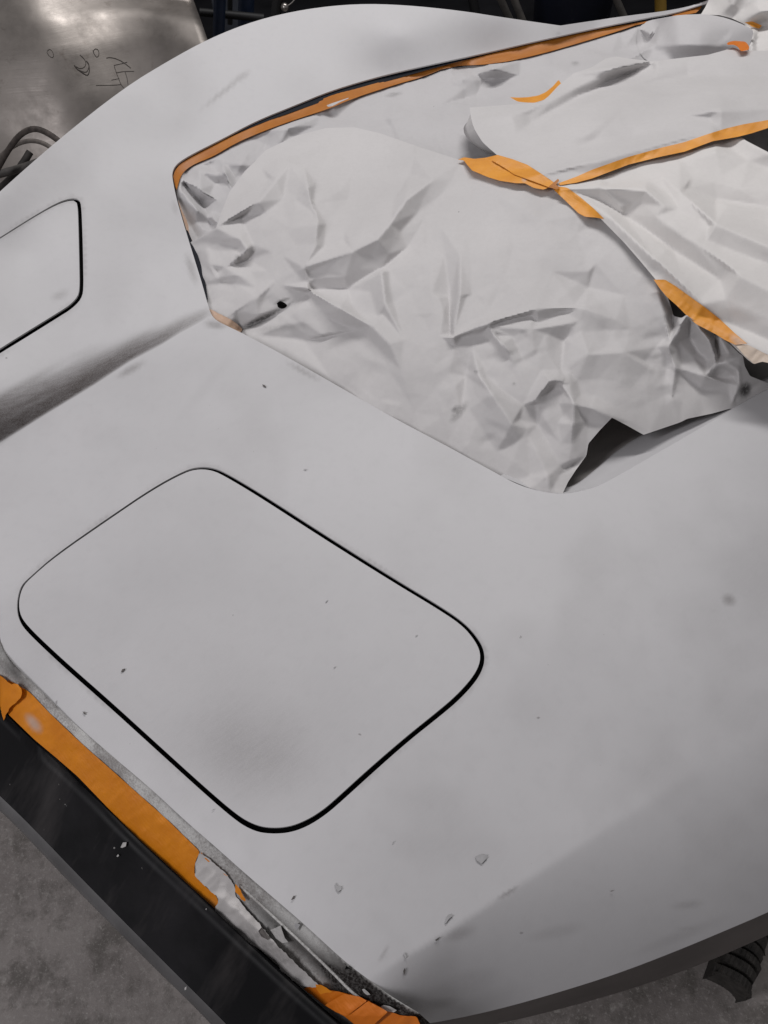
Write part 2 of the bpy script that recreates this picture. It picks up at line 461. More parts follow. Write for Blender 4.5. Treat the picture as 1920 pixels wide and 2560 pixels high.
body_tps = TPS([(-260, 700, .86), (0, 478, .885), (309, 220, .905), (525, 95, .915), (764, 22, .925), (1010, 12, .92), (1248, 42, .885), (1401, 64, .855), (1545, 42, .85), (1775, 0, .86), (2200, -150, .88),
                (60, 640, .80), (250, 480, .815), (430, 430, .80), (560, 345, .815), (740, 262, .825), (960, 187, .83), (1219, 131, .83), (1495, 69, .835), (1762, 8, .845),
                (700, 140, .875), (1000, 90, .885), (450, 280, .855), (250, 350, .86), (0, 800, .775), (300, 700, .775), (470, 600, .78),
                (0, 1106, .748), (521, 793, .757), (300, 920, .752), (810, 945, .757), (1215, 1169, .757), (1493, 1217, .755), (1828, 1024, .76), (2180, 840, .765),
                (0, 1400, .747), (300, 1200, .752), (600, 1500, .752), (1100, 1500, .753), (1500, 1450, .754), (2000, 1400, .750), (2000, 1700, .737), (400, 1750, .748), (800, 1900, .748),
                (1380, 1600, .7575), (1300, 1900, .745), (58, 1685, .741), (386, 1979, .740), (695, 2254, .737), (982, 2495, .725), (1209, 2271, .730), (1500, 2080, .732), (1792, 1900, .731), (2220, 1660, .72), (640, 1850, .7475)], 2e-4)
CRS = chaikin(CREASE, 3, False); GLs = chaikin(GL, 3, False); BES = chaikin(BE, 3, False)
def z_body(u, v):
    z = body_tps(u, v)
    # crease where the higher far half meets the near panel
    sv = np.interp(u, STEP[:, 0], STEP[:, 1]); d = 3.5 * np.logaddexp(0, (sv - v) / 3.5)
    q = np.clip((548 - u) / 800., 0, 1); amp = .100 * q ** 1.3 * np.exp(-(d / 620.) ** 2); w = 15 + 105 * q
    z = z + amp * (1 - np.exp(-(d / w) ** 1.1))
    # shoulder crease: flank falls away below it
    cv = np.interp(u, CRS[:, 0], CRS[:, 1]); ev = np.interp(u, BES[:, 0], BES[:, 1])
    dd = v - cv; k = .074 / np.maximum(ev - cv, 120.)
    k = k * sstep(880, 1150, u)
    r = np.interp(u, [1000, 1300, 1600, 1920], [3, 4, 6, 13])
    sp = r * np.logaddexp(0, dd / r)
    hh = np.maximum(ev - cv, 120.); f0 = np.interp(u, [1000, 1500, 1920], [.62, .42, .22])
    z = z - .98 * k * (f0 * sp + (1 - f0) * sp * np.clip(sp, 0, 2 * hh) / hh)
    # light rounding next to the front edge
    dv = np.interp(u, GLs[:, 0], GLs[:, 1]) - v
    z = z - .008 * np.clip(1 - np.maximum(dv, 0) / 190., 0, 1) ** 2 * sstep(1200, 700, u)
    return z

def ell(u, v, cu, cv, a, b, ang, s, soft=1.0):
    c, q = math.cos(math.radians(ang)), math.sin(math.radians(ang))
    x = (u - cu) * c + (v - cv) * q; y = -(u - cu) * q + (v - cv) * c
    r = np.sqrt((x / a) ** 2 + (y / b) ** 2)
    return s * np.clip(1.5 - r, 0, 1) ** soft
ST = [(538, 812, 24, 9, 8, .42), (327, 924, 32, 8, -30, .38), (760, 930, 44, 6, 29, .34), (478, 672, 34, 8, 72, .34), (437, 519, 16, 6, 70, .2),
      (560, 228, 66, 5, -39, .30), (603, 193, 22, 7, -32, .28), (1822, 1500, 16, 13, 20, .42), (1785, 1528, 16, 8, 0, .10), (1120, 1105, 90, 8, 29, .32), (700, 560, 1, 1, 0, 0),
      (1150, 2335, 34, 13, -20, .24), (1720, 2262, 34, 9, -8, .18), (1725, 2322, 26, 7, -5, .16), (1390, 2330, 60, 14, -12, .12), (1010, 2505, 70, 26, 20, .30), (1150, 2460, 80, 26, -14, .16), (1090, 2510, 50, 14, -12, .25),
      (1450, 70 + 20, 1, 1, 0, 0), (1406, 82, 14, 3, -8, .3), (150, 738, 20, 9, -22, .24), (168, 772, 34, 7, -38, .22), (1590, 2045, 1, 1, 0, 0), (1270, 2232, 26, 3, -34, .35), (960, 2385, 6, 22, 28, .28),
      (640, 1830, 150, 150, 0, .0), (520, 960, 90, 12, -50, .05), (1700, 2340, 100, 12, -22, .12)]
def stain_body(u, v):
    s = np.zeros(len(u))
    for e in ST:
        if e[5] > 0: s = np.maximum(s, ell(u, v, *e))
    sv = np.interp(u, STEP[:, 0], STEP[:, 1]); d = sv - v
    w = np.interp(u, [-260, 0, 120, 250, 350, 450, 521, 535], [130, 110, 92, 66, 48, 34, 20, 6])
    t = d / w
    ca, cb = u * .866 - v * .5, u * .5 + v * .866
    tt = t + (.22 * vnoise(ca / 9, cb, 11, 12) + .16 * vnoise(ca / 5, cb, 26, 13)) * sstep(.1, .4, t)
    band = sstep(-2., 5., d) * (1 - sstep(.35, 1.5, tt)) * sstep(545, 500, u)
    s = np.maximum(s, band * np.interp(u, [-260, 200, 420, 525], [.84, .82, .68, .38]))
    # grey guide-coat left in soft patches and beside the shut lines
    s = np.maximum(s, .085 * np.clip(vnoise(u, v, 170, 31) + .5 * vnoise(u, v, 60, 32), 0, 1))
    s = np.maximum(s, .35 * np.exp(-((HD(u, v) - 3) / 5.) ** 2) * np.clip(.5 + vnoise(u, v, 90, 33), 0, 1))
    return np.clip(s, 0, 1)

ZL = np.array(GL)
def HD(u, v): return np.minimum(seg_dist(resample(h_out, 20, closed=True), u, v), seg_dist(resample(h2_out, 20, closed=True), u, v))
def hz(pts): return [(a * 1.15732, b * 1.15732) for a, b in pts]
H_IN = hz([(66, 1249), (120, 1202), (240, 1119), (330, 1058), (400, 1020), (430, 1013), (460, 1016), (490, 1031), (560, 1073), (700, 1164), (850, 1258), (950, 1318), (1000, 1352), (1027, 1385), (1038, 1410), (1036, 1435), (1021, 1463), (986, 1502), (946, 1536), (876, 1592), (796, 1661), (738, 1714), (700, 1748), (660, 1773), (620, 1787), (577, 1788), (547, 1780), (513, 1761), (443, 1701), (333, 1601), (233, 1510), (153, 1440), (94, 1386), (59, 1351), (46, 1333), (41, 1314), (42, 1290), (50, 1266)])
H_OUT = hz([(63, 1248), (118, 1199), (239, 1115), (329, 1054), (399, 1016), (430, 1008), (462, 1010), (493, 1024), (564, 1066), (705, 1157), (854, 1251), (954, 1311), (1005, 1346), (1035, 1381), (1047, 1408), (1046, 1438), (1030, 1470), (994, 1510), (953, 1545), (882, 1601), (803, 1671), (744, 1725), (704, 1760), (663, 1786), (622, 1800), (574, 1801), (541, 1792), (506, 1770), (436, 1709), (326, 1609), (226, 1518), (146, 1448), (87, 1393), (52, 1358), (40, 1337), (36, 1315), (38, 1289), (46, 1264)])
H2_IN = [(-220, 738), (-60, 634), (0, 597), (87, 542), (145, 510), (176, 501), (189, 502), (194, 512), (196, 574), (198, 660), (199, 722), (194, 742), (174, 763), (142, 783), (56, 836), (0, 871), (-220, 1012)]
H2_OUT = [(-230, 738), (-60, 631), (0, 593), (87, 538), (145, 505), (178, 495), (196, 497), (203, 509), (206, 574), (208, 660), (209, 726), (203, 748), (181, 771), (146, 793), (58, 848), (0, 883), (-230, 1028)]

OUTER = SIL + SIL2[1:] + [(2200, 2140)] + BE[::-1][1:] + GL[::-1]
opening = chaikin(OPEN, 2)
sm_out = np.vstack([chaikin(SIL, 2, False), chaikin(SIL2, 2, False)[1:], chaikin(BE[::-1], 2, False), chaikin(GL[::-1], 2, False)])
h_in, h_out, h2_in, h2_out = (chaikin(x, 2) for x in (H_IN, H_OUT, H2_IN, H2_OUT))

car = empty('car_body', (0.1, 1.0, 0.0), 'pale grey primed sports car body with two hatches and a masked cockpit opening', 'car')
sheet('body_shell', sm_out, z_body, M_primer, car, holes=[opening, h_out, h2_out], step=9, tone_mask=stain_body, lines=[CREASE[2:-1]] + [np.vstack([STEP[:-1], STEP[-2] * .12 + STEP[-1] * .88]) + [0, o] for o in (-14, -7, -2.5, 2.5, 7)])
z_h = lambda u, v: z_body(u, v) + .0004
h_a = sheet('hatch', h_in, z_h, M_primer, car, step=10, tone_mask=lambda u, v: np.clip(.25 * np.exp(-(((u - 655) / 150.) ** 2 + ((v - 1890) / 120.) ** 2)) + .10 * np.exp(-(((u - 560) / 260.) ** 2 + ((v - 1700) / 200.) ** 2)) + .05 * np.clip(vnoise(u, v, 150, 41), 0, 1), 0, 1))  # soft darker patch in the lower middle of the near hatch
h_b = sheet('hatch', h2_in, z_h, M_primer, car, step=10, tone_mask=stain_body)
lip('edge_return', h_in, z_h, M_primer, h_a, .003, 0, st=10)
lip('edge_return', h2_in, z_h, M_primer, h_b, .003, 0, st=10)
lip('hatch_rim', h_out, z_body, M_primer, car, .003, 0)
lip('hatch_rim', h2_out, z_body, M_primer, car, .003, 0)
# black strip added under the hatch gaps to paint their deep shade
def gap_shade(o, i, name):
    mid = lambda a, k: (a - a.mean(0)) * k + a.mean(0)
    n = 220
    A, B = resample(mid(o, 1.03), n=n + 1, closed=True), resample(mid(i, .95), n=n + 1, closed=True)
    ra = P(A[:, 0], A[:, 1], z_body(A[:, 0], A[:, 1]) - .010); rb = P(B[:, 0], B[:, 1], z_body(B[:, 0], B[:, 1]) - .010)
    return loft(name, [ra, rb], M_black, car, n=n, closed=False)
for o_, i_ in ((h_out, h_in), (h2_out, h2_in)): gap_shade(o_, i_, 'gap_shade')

# far side of the fender falls to the floor behind the crest
def far_side(pts, name):
    p = resample(chaikin(pts, 2, False), 14); a = P(p[:, 0], p[:, 1], z_body(p[:, 0], p[:, 1]))
    t = np.gradient(a, axis=0); nn = np.c_[-t[:, 1], t[:, 0]]; nn /= np.linalg.norm(nn, axis=1)[:, None]
    rows = []
    for o, dz in ((0, 0), (.012, .009), (.030, .030), (.05, .07), (.06, .13), (.062, .3), (.05, .5)):
        q = a.copy(); q[:, :2] += nn * o; q[:, 2] -= dz; rows.append(q)
    loft(name, rows, M_primer, car, n=len(a))
far_side(SIL, 'fender_side'); far_side(SIL2, 'sill_side')

# return edge round the cockpit opening, and the dark cockpit below
lip('opening_flange', opening, z_body, M_primer, car, .003, 0)
FL = [(1250, 1190), (1331, 1224), (1389, 1235), (1435, 1232), (1493, 1217), (1551, 1186), (1620, 1146), (1736, 1079), (1828, 1024), (1920, 972), (2050, 905)]
FLi = [(1300, 1150), (1360, 1195), (1410, 1222), (1440, 1214), (1480, 1184), (1530, 1140), (1590, 1100), (1700, 1054), (1812, 1010), (1900, 960), (2030, 895)]
loft('inner_flange', [prow(FL, lambda u, v: z_body(u, v) - .003), prow([((a[0] + b[0]) / 2 + 3, (a[1] + b[1]) / 2 + 3) for a, b in zip(FL, FLi)], lambda u, v: z_body(u, v) - .014),
                      prow(FLi, lambda u, v: z_body(u, v) - .016), prow([(a - 4, b - 6) for a, b in FLi], lambda u, v: z_body(u, v) - .05)], M_primer, car, n=60)
M_und = mat_plain('dusty_inner_panel', (.33, .31, .30), .7, .25, 12)
TU = TPS([(1380, 1250, .730), (1470, 1190, .728), (1600, 1110, .722), (1820, 1030, .735), (1440, 1120, .700), (1530, 1050, .672), (1650, 1070, .685), (1500, 1120, .706), (1300, 1100, .69)])
sheet('inner_panel', [(1330, 1240), (1400, 1232), (1450, 1215), (1500, 1180), (1560, 1130), (1640, 1090), (1830, 1022), (1800, 980), (1500, 980), (1380, 1080)], TU, M_und, car, step=12)
M_inner = mat_plain('dark_cockpit', (.085, .078, .075), .7, .3, 9)
tub = [(470, 430), (900, 270), (1500, 120), (2250, -40), (2250, 900), (1450, 1250), (560, 800)]
sheet('cockpit_floor', tub, lambda u, v: z_body(u, v) * 0 + .60, M_inner, car, step=60)

# front edge: dusty strip, black bumper, rim
E2 = [(-200, 1480), (-60, 1590), (0, 1665), (39, 1709), (77, 1734), (131, 1790), (208, 1863), (270, 1917), (347, 1986), (417, 2048), (502, 2131), (571, 2190), (640, 2255), (720, 2325), (800, 2400), (870, 2466), (940, 2530), (1020, 2590)]
E3 = [(-200, 1570), (-60, 1700), (17, 1780), (85, 1848), (193, 1940), (347, 2098), (459, 2200), (539, 2273), (640, 2368), (740, 2462), (820, 2535), (900, 2600)]
E4 = [(-200, 1800), (0, 1990), (77, 2064), (203, 2196), (400, 2395), (562, 2556), (640, 2640)]
E5 = [(-200, 1835), (0, 2016), (70, 2086), (183, 2206), (380, 2404), (540, 2560), (610, 2650)]
def z_strip(u, v):
    g = np.interp(u, ZL[:, 0], ZL[:, 1]); d = np.maximum(v - g, 0)
    return np.interp(u, [0, 982], [.741, .727]) - .004 - .00032 * d - .0000006 * d * d
def tone_strip(u, v):
    g = np.interp(u, ZL[:, 0], ZL[:, 1]); d = v - g
    s = ell(u, v, 20, 1640, 50, 14, 60, .45) + ell(u, v, 40, 1690, 50, 12, 42, .5)
    s += np.exp(-((d - 62) / 30.) ** 2) * sstep(560, 700, u) * .85
    s += sstep(770, 900, u) * .98 * (v > g)  # strip turns near black towards its lower end
    s += .75 * np.exp(-np.abs(d) / 3.0) * (.55 + .45 * vnoise(u, v, 18, 4))
    return np.clip(s, 0, 1)
strip_poly = np.vstack([chaikin([(a - 3, b - 3) for a, b in GL], 2, False), [(1120, 2600)], chaikin([(a + 2, b - 2) for a, b in E3], 2, False)[::-1]])
sheet('edge_strip', strip_poly, z_strip, M_strip, car, step=7, tone_mask=tone_strip)
lip('panel_edge', chaikin(GL, 2, False), z_body, M_primer, car, .004, 0, closed=False)
bump = empty('bumper_assembly', (0, 0, 0), None, None); bump.parent = car
bpy.data.objects.remove(bump)
z3 = lambda u, v: z_strip(u, v) - .012
mid34 = [((a[0] + b[0]) / 2, (a[1] + b[1]) / 2) for a, b in zip(resample(E3, n=12), resample(E4, n=12))]
q34 = lambda k: [(a[0] * (1 - k) + b[0] * k, a[1] * (1 - k) + b[1] * k) for a, b in zip(resample(E3, n=12), resample(E4, n=12))]
loft('bumper', [prow([(a + 14, b - 14) for a, b in E3], z3), prow(q34(.0), z3), prow(q34(.04), .680), prow(q34(.2), .668), prow(q34(.55), .643), prow(q34(.9), .618), prow(E4, .612)], M_bumper, car, n=90)
M_rim = mat_plain('grey_bumper_edge', (.10, .098, .10), .5, .25, 15)
rim = loft('bumper_rim', [prow(E4, .6125), prow(E5, .604), prow([(a - 4, b + 6) for a, b in E5], .585), prow([(a + 30, b - 10) for a, b in E5], .5)], M_rim, car, n=90)

# underside lip below the near flank
BL = [(1050, 2600), (1180, 2572), (1313, 2545), (1430, 2515), (1560, 2478), (1644, 2450), (1743, 2415), (1841, 2373), (1920, 2338), (2060, 2272), (2200, 2195)]
M_sill = mat_plain('dark_sill', (.12, .106, .102), .6, .2, 8)
loft('sill', [prow(BE, lambda u, v: z_body(u, v)), prow([(a, b + 3) for a, b in BE], lambda u, v: z_body(u, v) - .012),
              prow(BL, .50), prow([(a - 10, b - 14) for a, b in BL], .44)], M_sill, car, n=80)

# ------------------------------------------------------------------ ribbed tyre tread lying by the body edge
M_rubber = mat_plain('tyre_rubber', (.034, .031, .028), .75, .5, 60, bump=.8)
def tread():
    z0 = .16; o = P(np.array([1800.]), np.array([2422.]), np.array([z0]))[0]
    d = P(np.array([1895.]), np.array([2482.]), np.array([z0]))[0] - o; L = np.linalg.norm(d); d /= L
    a = np.array([-d[1], d[0], 0.0])
    if (P(np.array([1900.]), np.array([2360.]), np.array([z0]))[0] - o) @ a < 0: a = -a
    prof = [(-.004, -.075), (-.004, -.02), (-.002, -.004)]; x = 0.0; q = random.Random(4)
    for i in range(11):
        w = q.choice((.013, .017, .022)); g = q.choice((.003, .005, .007)); h = q.uniform(-.004, .003)
        prof += [(x + .001, h - .001), (x + w - .001, h + .001), (x + w, h - .010), (x + w + g, h - .012)]; x += w + g
    prof += [(x, -.02), (x + .004, -.075)]
    n = 26; V, Fc = [], []
    for j in range(n + 1):
        t = j / n; e = min(t, 1 - t); zz = z0 - .035 * (2 * t - 1) ** 2 * (1 if t > .5 else .5)
        for i, (px, pz) in enumerate(prof):
            jag = .006 * math.sin(i * 2.7) if j in (0, n) else 0
            if j in (0, n): pz = pz - .012
            p = o + d * (L * 1.0 * t + jag) + a * px; V.append((p[0], p[1], zz + pz + .0012 * math.sin(j * 2.1 + i * .4)))
    m_ = len(prof)
    for j in range(n):
        for i in range(m_ - 1): Fc.append((j * m_ + i, j * m_ + i + 1, (j + 1) * m_ + i + 1, (j + 1) * m_ + i))
    for j in (0, n): Fc.append(tuple(j * m_ + i for i in range(m_)))
    me = bpy.data.meshes.new('tyre'); me.from_pydata(V, [], Fc); me.update()
    o_ = link('tyre', me, M_rubber)
    tag(o_, 'dark ribbed tyre tread at the lower right corner below the body edge', 'tyre')
tread()

# ------------------------------------------------------------------ masking paper
G_P = 'masking paper sheets over the cockpit'
G_T = 'strips of orange masking tape'
# --- front sheet
front_tps = TPS([(475, 606, .768), (520, 770, .752), (602, 831, .748), (810, 945, .748), (1099, 1105, .748), (1300, 1210, .748), (1400, 1235, .748), (1460, 1150, .765), (1530, 1045, .79), (1609, 1087, .766), (1718, 1047, .765),
                 (1827, 1022, .752), (1960, 950, .752), (1860, 900, .80), (1700, 790, .845), (1640, 700, .865), (1500, 545, .885), (1390, 465, .895), (1150, 400, .875), (885, 318, .865), (740, 338, .860), (665, 375, .852), (574, 479, .832),
                 (540, 570, .805), (620, 560, .825), (760, 560, .845), (900, 600, .842), (1100, 650, .850), (1300, 700, .855), (640, 700, .790), (800, 800, .785), (1000, 900, .795), (1200, 1000, .792), (1400, 900, .822), (1600, 900, .812), (1380, 1080, .785), (1730, 930, .785)], 2e-4)
RF = [  # crease polyline, height m, reach left/right px
    ([(1154, 403), (1080, 450), (1013, 501), (975, 560), (943, 598), (883, 628), (758, 669)], .016, 45, 75, [.2, .7, 1, 1, 1, .8, .5]),
    ([(1067, 544), (1020, 620), (953, 674), (870, 722), (776, 724)], -.010, 45, 40, [.3, .9, 1, 1, .7]),
    ([(774, 724), (850, 770), (929, 815)], .020, 36, 80, [.5, 1, .5]),
    ([(929, 815), (975, 860), (1003, 925)], .009, 40, 28, [.7, 1, .2]),
    ([(610, 822), (690, 790), (774, 730)], -.012, 60, 26, [.5, 1, .5]),
    ([(640, 838), (760, 850), (900, 822)], -.010, 60, 70, [.5, 1, .3]),
    ([(953, 676), (963, 760), (1010, 850)], .010, 26, 90, [1, .8, .2]),
    ([(1111, 636), (1125, 740), (1128, 838)], -.010, 60, 40, [.3, 1, .9]),
    ([(1150, 636), (1148, 740), (1132, 838)], .008, 26, 70, [.3, 1, .6]),
    ([(1130, 842), (1230, 806), (1340, 775), (1460, 770), (1540, 800)], .012, 90, 34, [.8, 1, .8, .6, .2]),
    ([(725, 408), (770, 470), (795, 560), (790, 610), (757, 668)], .012, 30, 70, [.5, 1, .9, .6, .5]),
    ([(475, 606), (540, 570), (644, 506), (690, 450), (725, 410)], .013, 55, 40, [.6, 1, 1, .8, .5]),
    ([(815, 560), (870, 500), (960, 450)], -.006, 40, 60, [.3, 1, .3]),
    ([(830, 345), (760, 420), (740, 500)], .006, 50, 50, [.2, 1, .2]),
    # small crumples lower left
    ([(545, 600), (600, 598), (618, 622)], .010, 18, 26, [.4, 1, .9]),
    ([(618, 622), (590, 640), (562, 668)], .012, 18, 14, [.8, 1, .6]),
    ([(562, 668), (620, 650), (680, 630)], -.009, 14, 34, [1, .9, .1]),
    ([(515, 620), (525, 660), (545, 695)], .008, 14, 16, [.4, 1, .7]),
    ([(545, 695), (600, 690), (640, 720)], .005, 20, 22, [.7, 1, .2]),
    ([(560, 800), (640, 745), (690, 700)], .006, 30, 20, [.2, 1, .2]),
    ([(600, 826), (650, 805), (697, 776)], -.014, 12, 16, [1, 1, .5]),
    # middle right
    ([(1224, 817), (1330, 822), (1446, 803)], .0055, 44, 84, [.6, 1, .5]),
    ([(1226, 820), (1255, 860), (1288, 911)], .010, 34, 20, [.7, 1, .2]),
    ([(1446, 803), (1410, 850), (1404, 930)], -.008, 20, 50, [.6, 1, .3]),
    ([(1194, 929), (1230, 985), (1280, 1060), (1300, 1100)], .013, 24, 70, [.5, 1, .9, .1]),
    ([(1180, 870), (1165, 940), (1150, 1050)], -.007, 60, 50, [.2, 1, .2]),
    ([(1335, 1005), (1377, 951), (1414, 941), (1425, 960)], .015, 20, 24, [.4, 1, 1, .4]),
    ([(1395, 955), (1434, 1010), (1480, 1020), (1530, 1040)], .012, 32, 34, [.5, 1, .8, .4]),
    ([(1434, 1010), (1433, 1060), (1430, 1110)], .011, 16, 40, [.9, 1, .3]),
    ([(1338, 1010), (1345, 1060), (1400, 1165)], -.007, 30, 40, [.5, 1, .3]),
    ([(1410, 1172), (1450, 1160), (1466, 1142)], -.010, 14, 14, [.5, 1, .3]),
    ([(1320, 1225), (1330, 1195), (1370, 1190), (1375, 1230)], .006, 10, 10, [.6, 1, 1, .6]),
    ([(1380, 680), (1470, 720), (1560, 740)], -.010, 70, 60, [.2, 1, .2]),
    ([(1400, 930), (1470, 885), (1560, 880), (1640, 930)], .008, 60, 80, [.1, 1, .8, .1]),
    # crumple by the tape on the right
    ([(1660, 790), (1672, 860), (1690, 920), (1680, 1000)], .008, 26, 30, [.4, 1, .8, .2]),
    ([(1720, 790), (1700, 815), (1682, 850), (1672, 870)], .012, 12, 16, [1, 1, .9, .5]),
    ([(1684, 775), (1684, 815)], -.014, 9, 12, [.7, 1]),
    ([(1722, 792), (1745, 815), (1775, 850), (1790, 890)], .013, 14, 26, [1, 1, 1, .6]),
    ([(1722, 800), (1722, 840), (1745, 880), (1770, 900)], -.008, 14, 18, [.3, 1, 1, .4]),
    ([(1790, 836), (1788, 860), (1795, 890)], -.016, 9, 10, [.8, 1, .6]),
    ([(1796, 840), (1815, 870), (1820, 880)], .010, 12, 12, [.5, 1, .5]),
    ([(1855, 890), (1810, 905), (1780, 912), (1764, 938)], .012, 14, 14, [1, 1, 1, .6]),
    ([(1790, 910), (1820, 912), (1843, 925), (1846, 966)], .010, 10, 16, [.7, 1, 1, .7]),
    ([(1790, 945), (1820, 948), (1838, 942)], -.008, 16, 12, [.6, 1, .4]),
    ([(1700, 925), (1760, 940), (1846, 966)], .010, 24, 36, [.4, 1, .7]),
    ([(1846, 966), (1840, 990), (1830, 1015)], .006, 14, 18, [1, .8, .3]),
    ([(1672, 870), (1690, 880), (1690, 920), (1700, 930)], .008, 10, 12, [.8, 1, 1, .3]),
]
rr = random.Random(11)
def rand_creases(n, box_, amp, seed):
    q = random.Random(seed); out = []
    for _ in range(n):
        x, y = q.uniform(box_[0], box_[2]), q.uniform(box_[1], box_[3]); a = q.uniform(0, math.pi); L = q.uniform(40, 150)
        p = [(x, y)]
        for k in range(3):
            a += q.uniform(-.35, .35); x += math.cos(a) * L / 3; y += math.sin(a) * L / 3; p.append((x, y))
        s = q.choice((-1, 1)) * q.uniform(.4, 1) * amp
        out.append((p, s, q.uniform(8, 34), q.uniform(8, 34), [.1, 1, .8, .1]))
    return out
def relief(RL, u, v, amp=1.0):
    z = np.zeros(np.shape(u))
    for p, h, wl, wr, am in RL:
        q = np.array(p); w = max(wl, wr)
        k = (u > q[:, 0].min() - w) & (u < q[:, 0].max() + w) & (v > q[:, 1].min() - w) & (v < q[:, 1].max() + w)
        if k.any(): z[k] += ridge(u[k], v[k], q, h, wl, wr, am, 1.7)
    return z * amp
RFS = rand_creases(46, (560, 360, 1700, 1120), .0022, 3) + rand_creases(12, (460, 580, 640, 800), .003, 5) + rand_creases(16, (1660, 780, 1880, 1000), .004, 9)
class Folds:
    """flat facets between sharp creases: a triangulated height map through the crease lines"""
    def __init__(s, RL, box_, seed, gap=105, amp=.003, res=2.0, soft=1):
        q = random.Random(seed); N, H, E, crest = [], [], [], []
        for p, h, wl, wr, am in RL:
            p = np.array(p, float); L = np.r_[0, np.cumsum(np.linalg.norm(np.diff(p, axis=0), axis=1))]
            n = max(2, int(L[-1] / 38) + 1); t = np.linspace(0, L[-1], n)
            t = np.unique(np.r_[t[[0, -1]], [L[np.argmin(abs(L - x))] for x in t]])
            x = np.interp(t, L, p[:, 0]); y = np.interp(t, L, p[:, 1]); a_ = np.interp(t, L, am)
            b0 = len(N)
            for i in range(len(t)):
                N.append((x[i], y[i])); H.append(h * a_[i]); crest.append((x[i], y[i]))
                if i: E.append((b0 + i - 1, b0 + i))
        feet = []
        for p, h, wl, wr, am in RL:
            p = np.array(p, float)
            for i in range(len(p)):
                d = p[min(i + 1, len(p) - 1)] - p[max(i - 1, 0)]; d /= np.linalg.norm(d) + 1e-9; nn = np.array([-d[1], d[0]])
                for w, sg in ((wl, -1), (wr, 1)): feet.append(p[i] + nn * w * sg * q.uniform(.7, 1.05))
        cr = np.array(crest)
        for f in feet:
            A = np.array(N)
            if np.min(np.hypot(*(cr - f).T)) > 15 and np.min(np.hypot(*(A - f).T)) > 16:
                N.append(tuple(f)); H.append(q.uniform(-.25, .25) * amp)
        for _ in range(2600):
            f = np.array([q.uniform(box_[0], box_[2]), q.uniform(box_[1], box_[3])])
            if not N or np.min(np.hypot(*(np.array(N) - f).T)) > gap * q.uniform(.45, 1.0):
                N.append(tuple(f)); H.append(q.uniform(-1, 1) * amp)
        for cx in (box_[0] - 60, box_[2] + 60):
            for cy in (box_[1] - 60, box_[3] + 60): N.append((cx, cy)); H.append(0.0)
        vo, eo, fo, ov, *_ = delaunay_2d_cdt([Vector(p) for p in N], E, [], 0, 1e-4)
        N_, H_ = np.array(N), np.array(H); vo = np.array([(p.x, p.y) for p in vo]); hh = np.zeros(len(vo))
        for i in range(len(vo)):
            if len(ov[i]): hh[i] = H_[ov[i][0]]
            else:
                w = 1 / (np.hypot(*(N_ - vo[i]).T) + 1) ** 3; hh[i] = (w * H_).sum() / w.sum()
        s.x0, s.y0, s.r = box_[0] - 60, box_[1] - 60, res
        nx, ny = int((box_[2] - box_[0] + 120) / res) + 1, int((box_[3] - box_[1] + 120) / res) + 1
        g = np.zeros((ny, nx))
        for f in fo:
            f = list(f)
            for k in range(1, len(f) - 1):
                (x0, y0), (x1, y1), (x2, y2) = vo[f[0]], vo[f[k]], vo[f[k + 1]]
                i0, i1 = int((min(x0, x1, x2) - s.x0) / res), int((max(x0, x1, x2) - s.x0) / res) + 2
                j0, j1 = int((min(y0, y1, y2) - s.y0) / res), int((max(y0, y1, y2) - s.y0) / res) + 2
                i0, j0, i1, j1 = max(i0, 0), max(j0, 0), min(i1, nx), min(j1, ny)
                if i1 <= i0 or j1 <= j0: continue
                X, Y = np.meshgrid(s.x0 + res * np.arange(i0, i1), s.y0 + res * np.arange(j0, j1))
                D = (y1 - y2) * (x0 - x2) + (x2 - x1) * (y0 - y2)
                if abs(D) < 1e-9: continue
                a = ((y1 - y2) * (X - x2) + (x2 - x1) * (Y - y2)) / D; b = ((y2 - y0) * (X - x2) + (x0 - x2) * (Y - y2)) / D; c = 1 - a - b
                ok = (a > -1e-6) & (b > -1e-6) & (c > -1e-6)
                g[j0:j1, i0:i1][ok] = (a * hh[f[0]] + b * hh[f[k]] + c * hh[f[k + 1]])[ok]
        for _ in range(soft):
            pd = np.pad(g, 1, mode='edge'); g = sum(pd[i:i + ny, j:j + nx] for i in range(3) for j in range(3)) / 9
        s.g = g
    def __call__(s, u, v):
        x = np.clip((np.asarray(u) - s.x0) / s.r, 0, s.g.shape[1] - 1.001); y = np.clip((np.asarray(v) - s.y0) / s.r, 0, s.g.shape[0] - 1.001)
        i = x.astype(int); j = y.astype(int); fx = x - i; fy = y - j
        return (s.g[j, i] * (1 - fx) + s.g[j, i + 1] * fx) * (1 - fy) + (s.g[j + 1, i] * (1 - fx) + s.g[j + 1, i + 1] * fx) * fy
TF = Folds(RF, (440, 300, 2050, 1260), 5, 80, .0036, soft=2)
TF2 = Folds([], (440, 300, 2050, 1260), 15, 42, .0011)
def z_front(u, v):
    return front_tps(u, v) + 1.15 * TF(u, v) + TF2(u, v) + relief(RF, u, v, .25) + relief(RFS, u, v, .8) + .003 * vnoise(u, v, 150, 1)
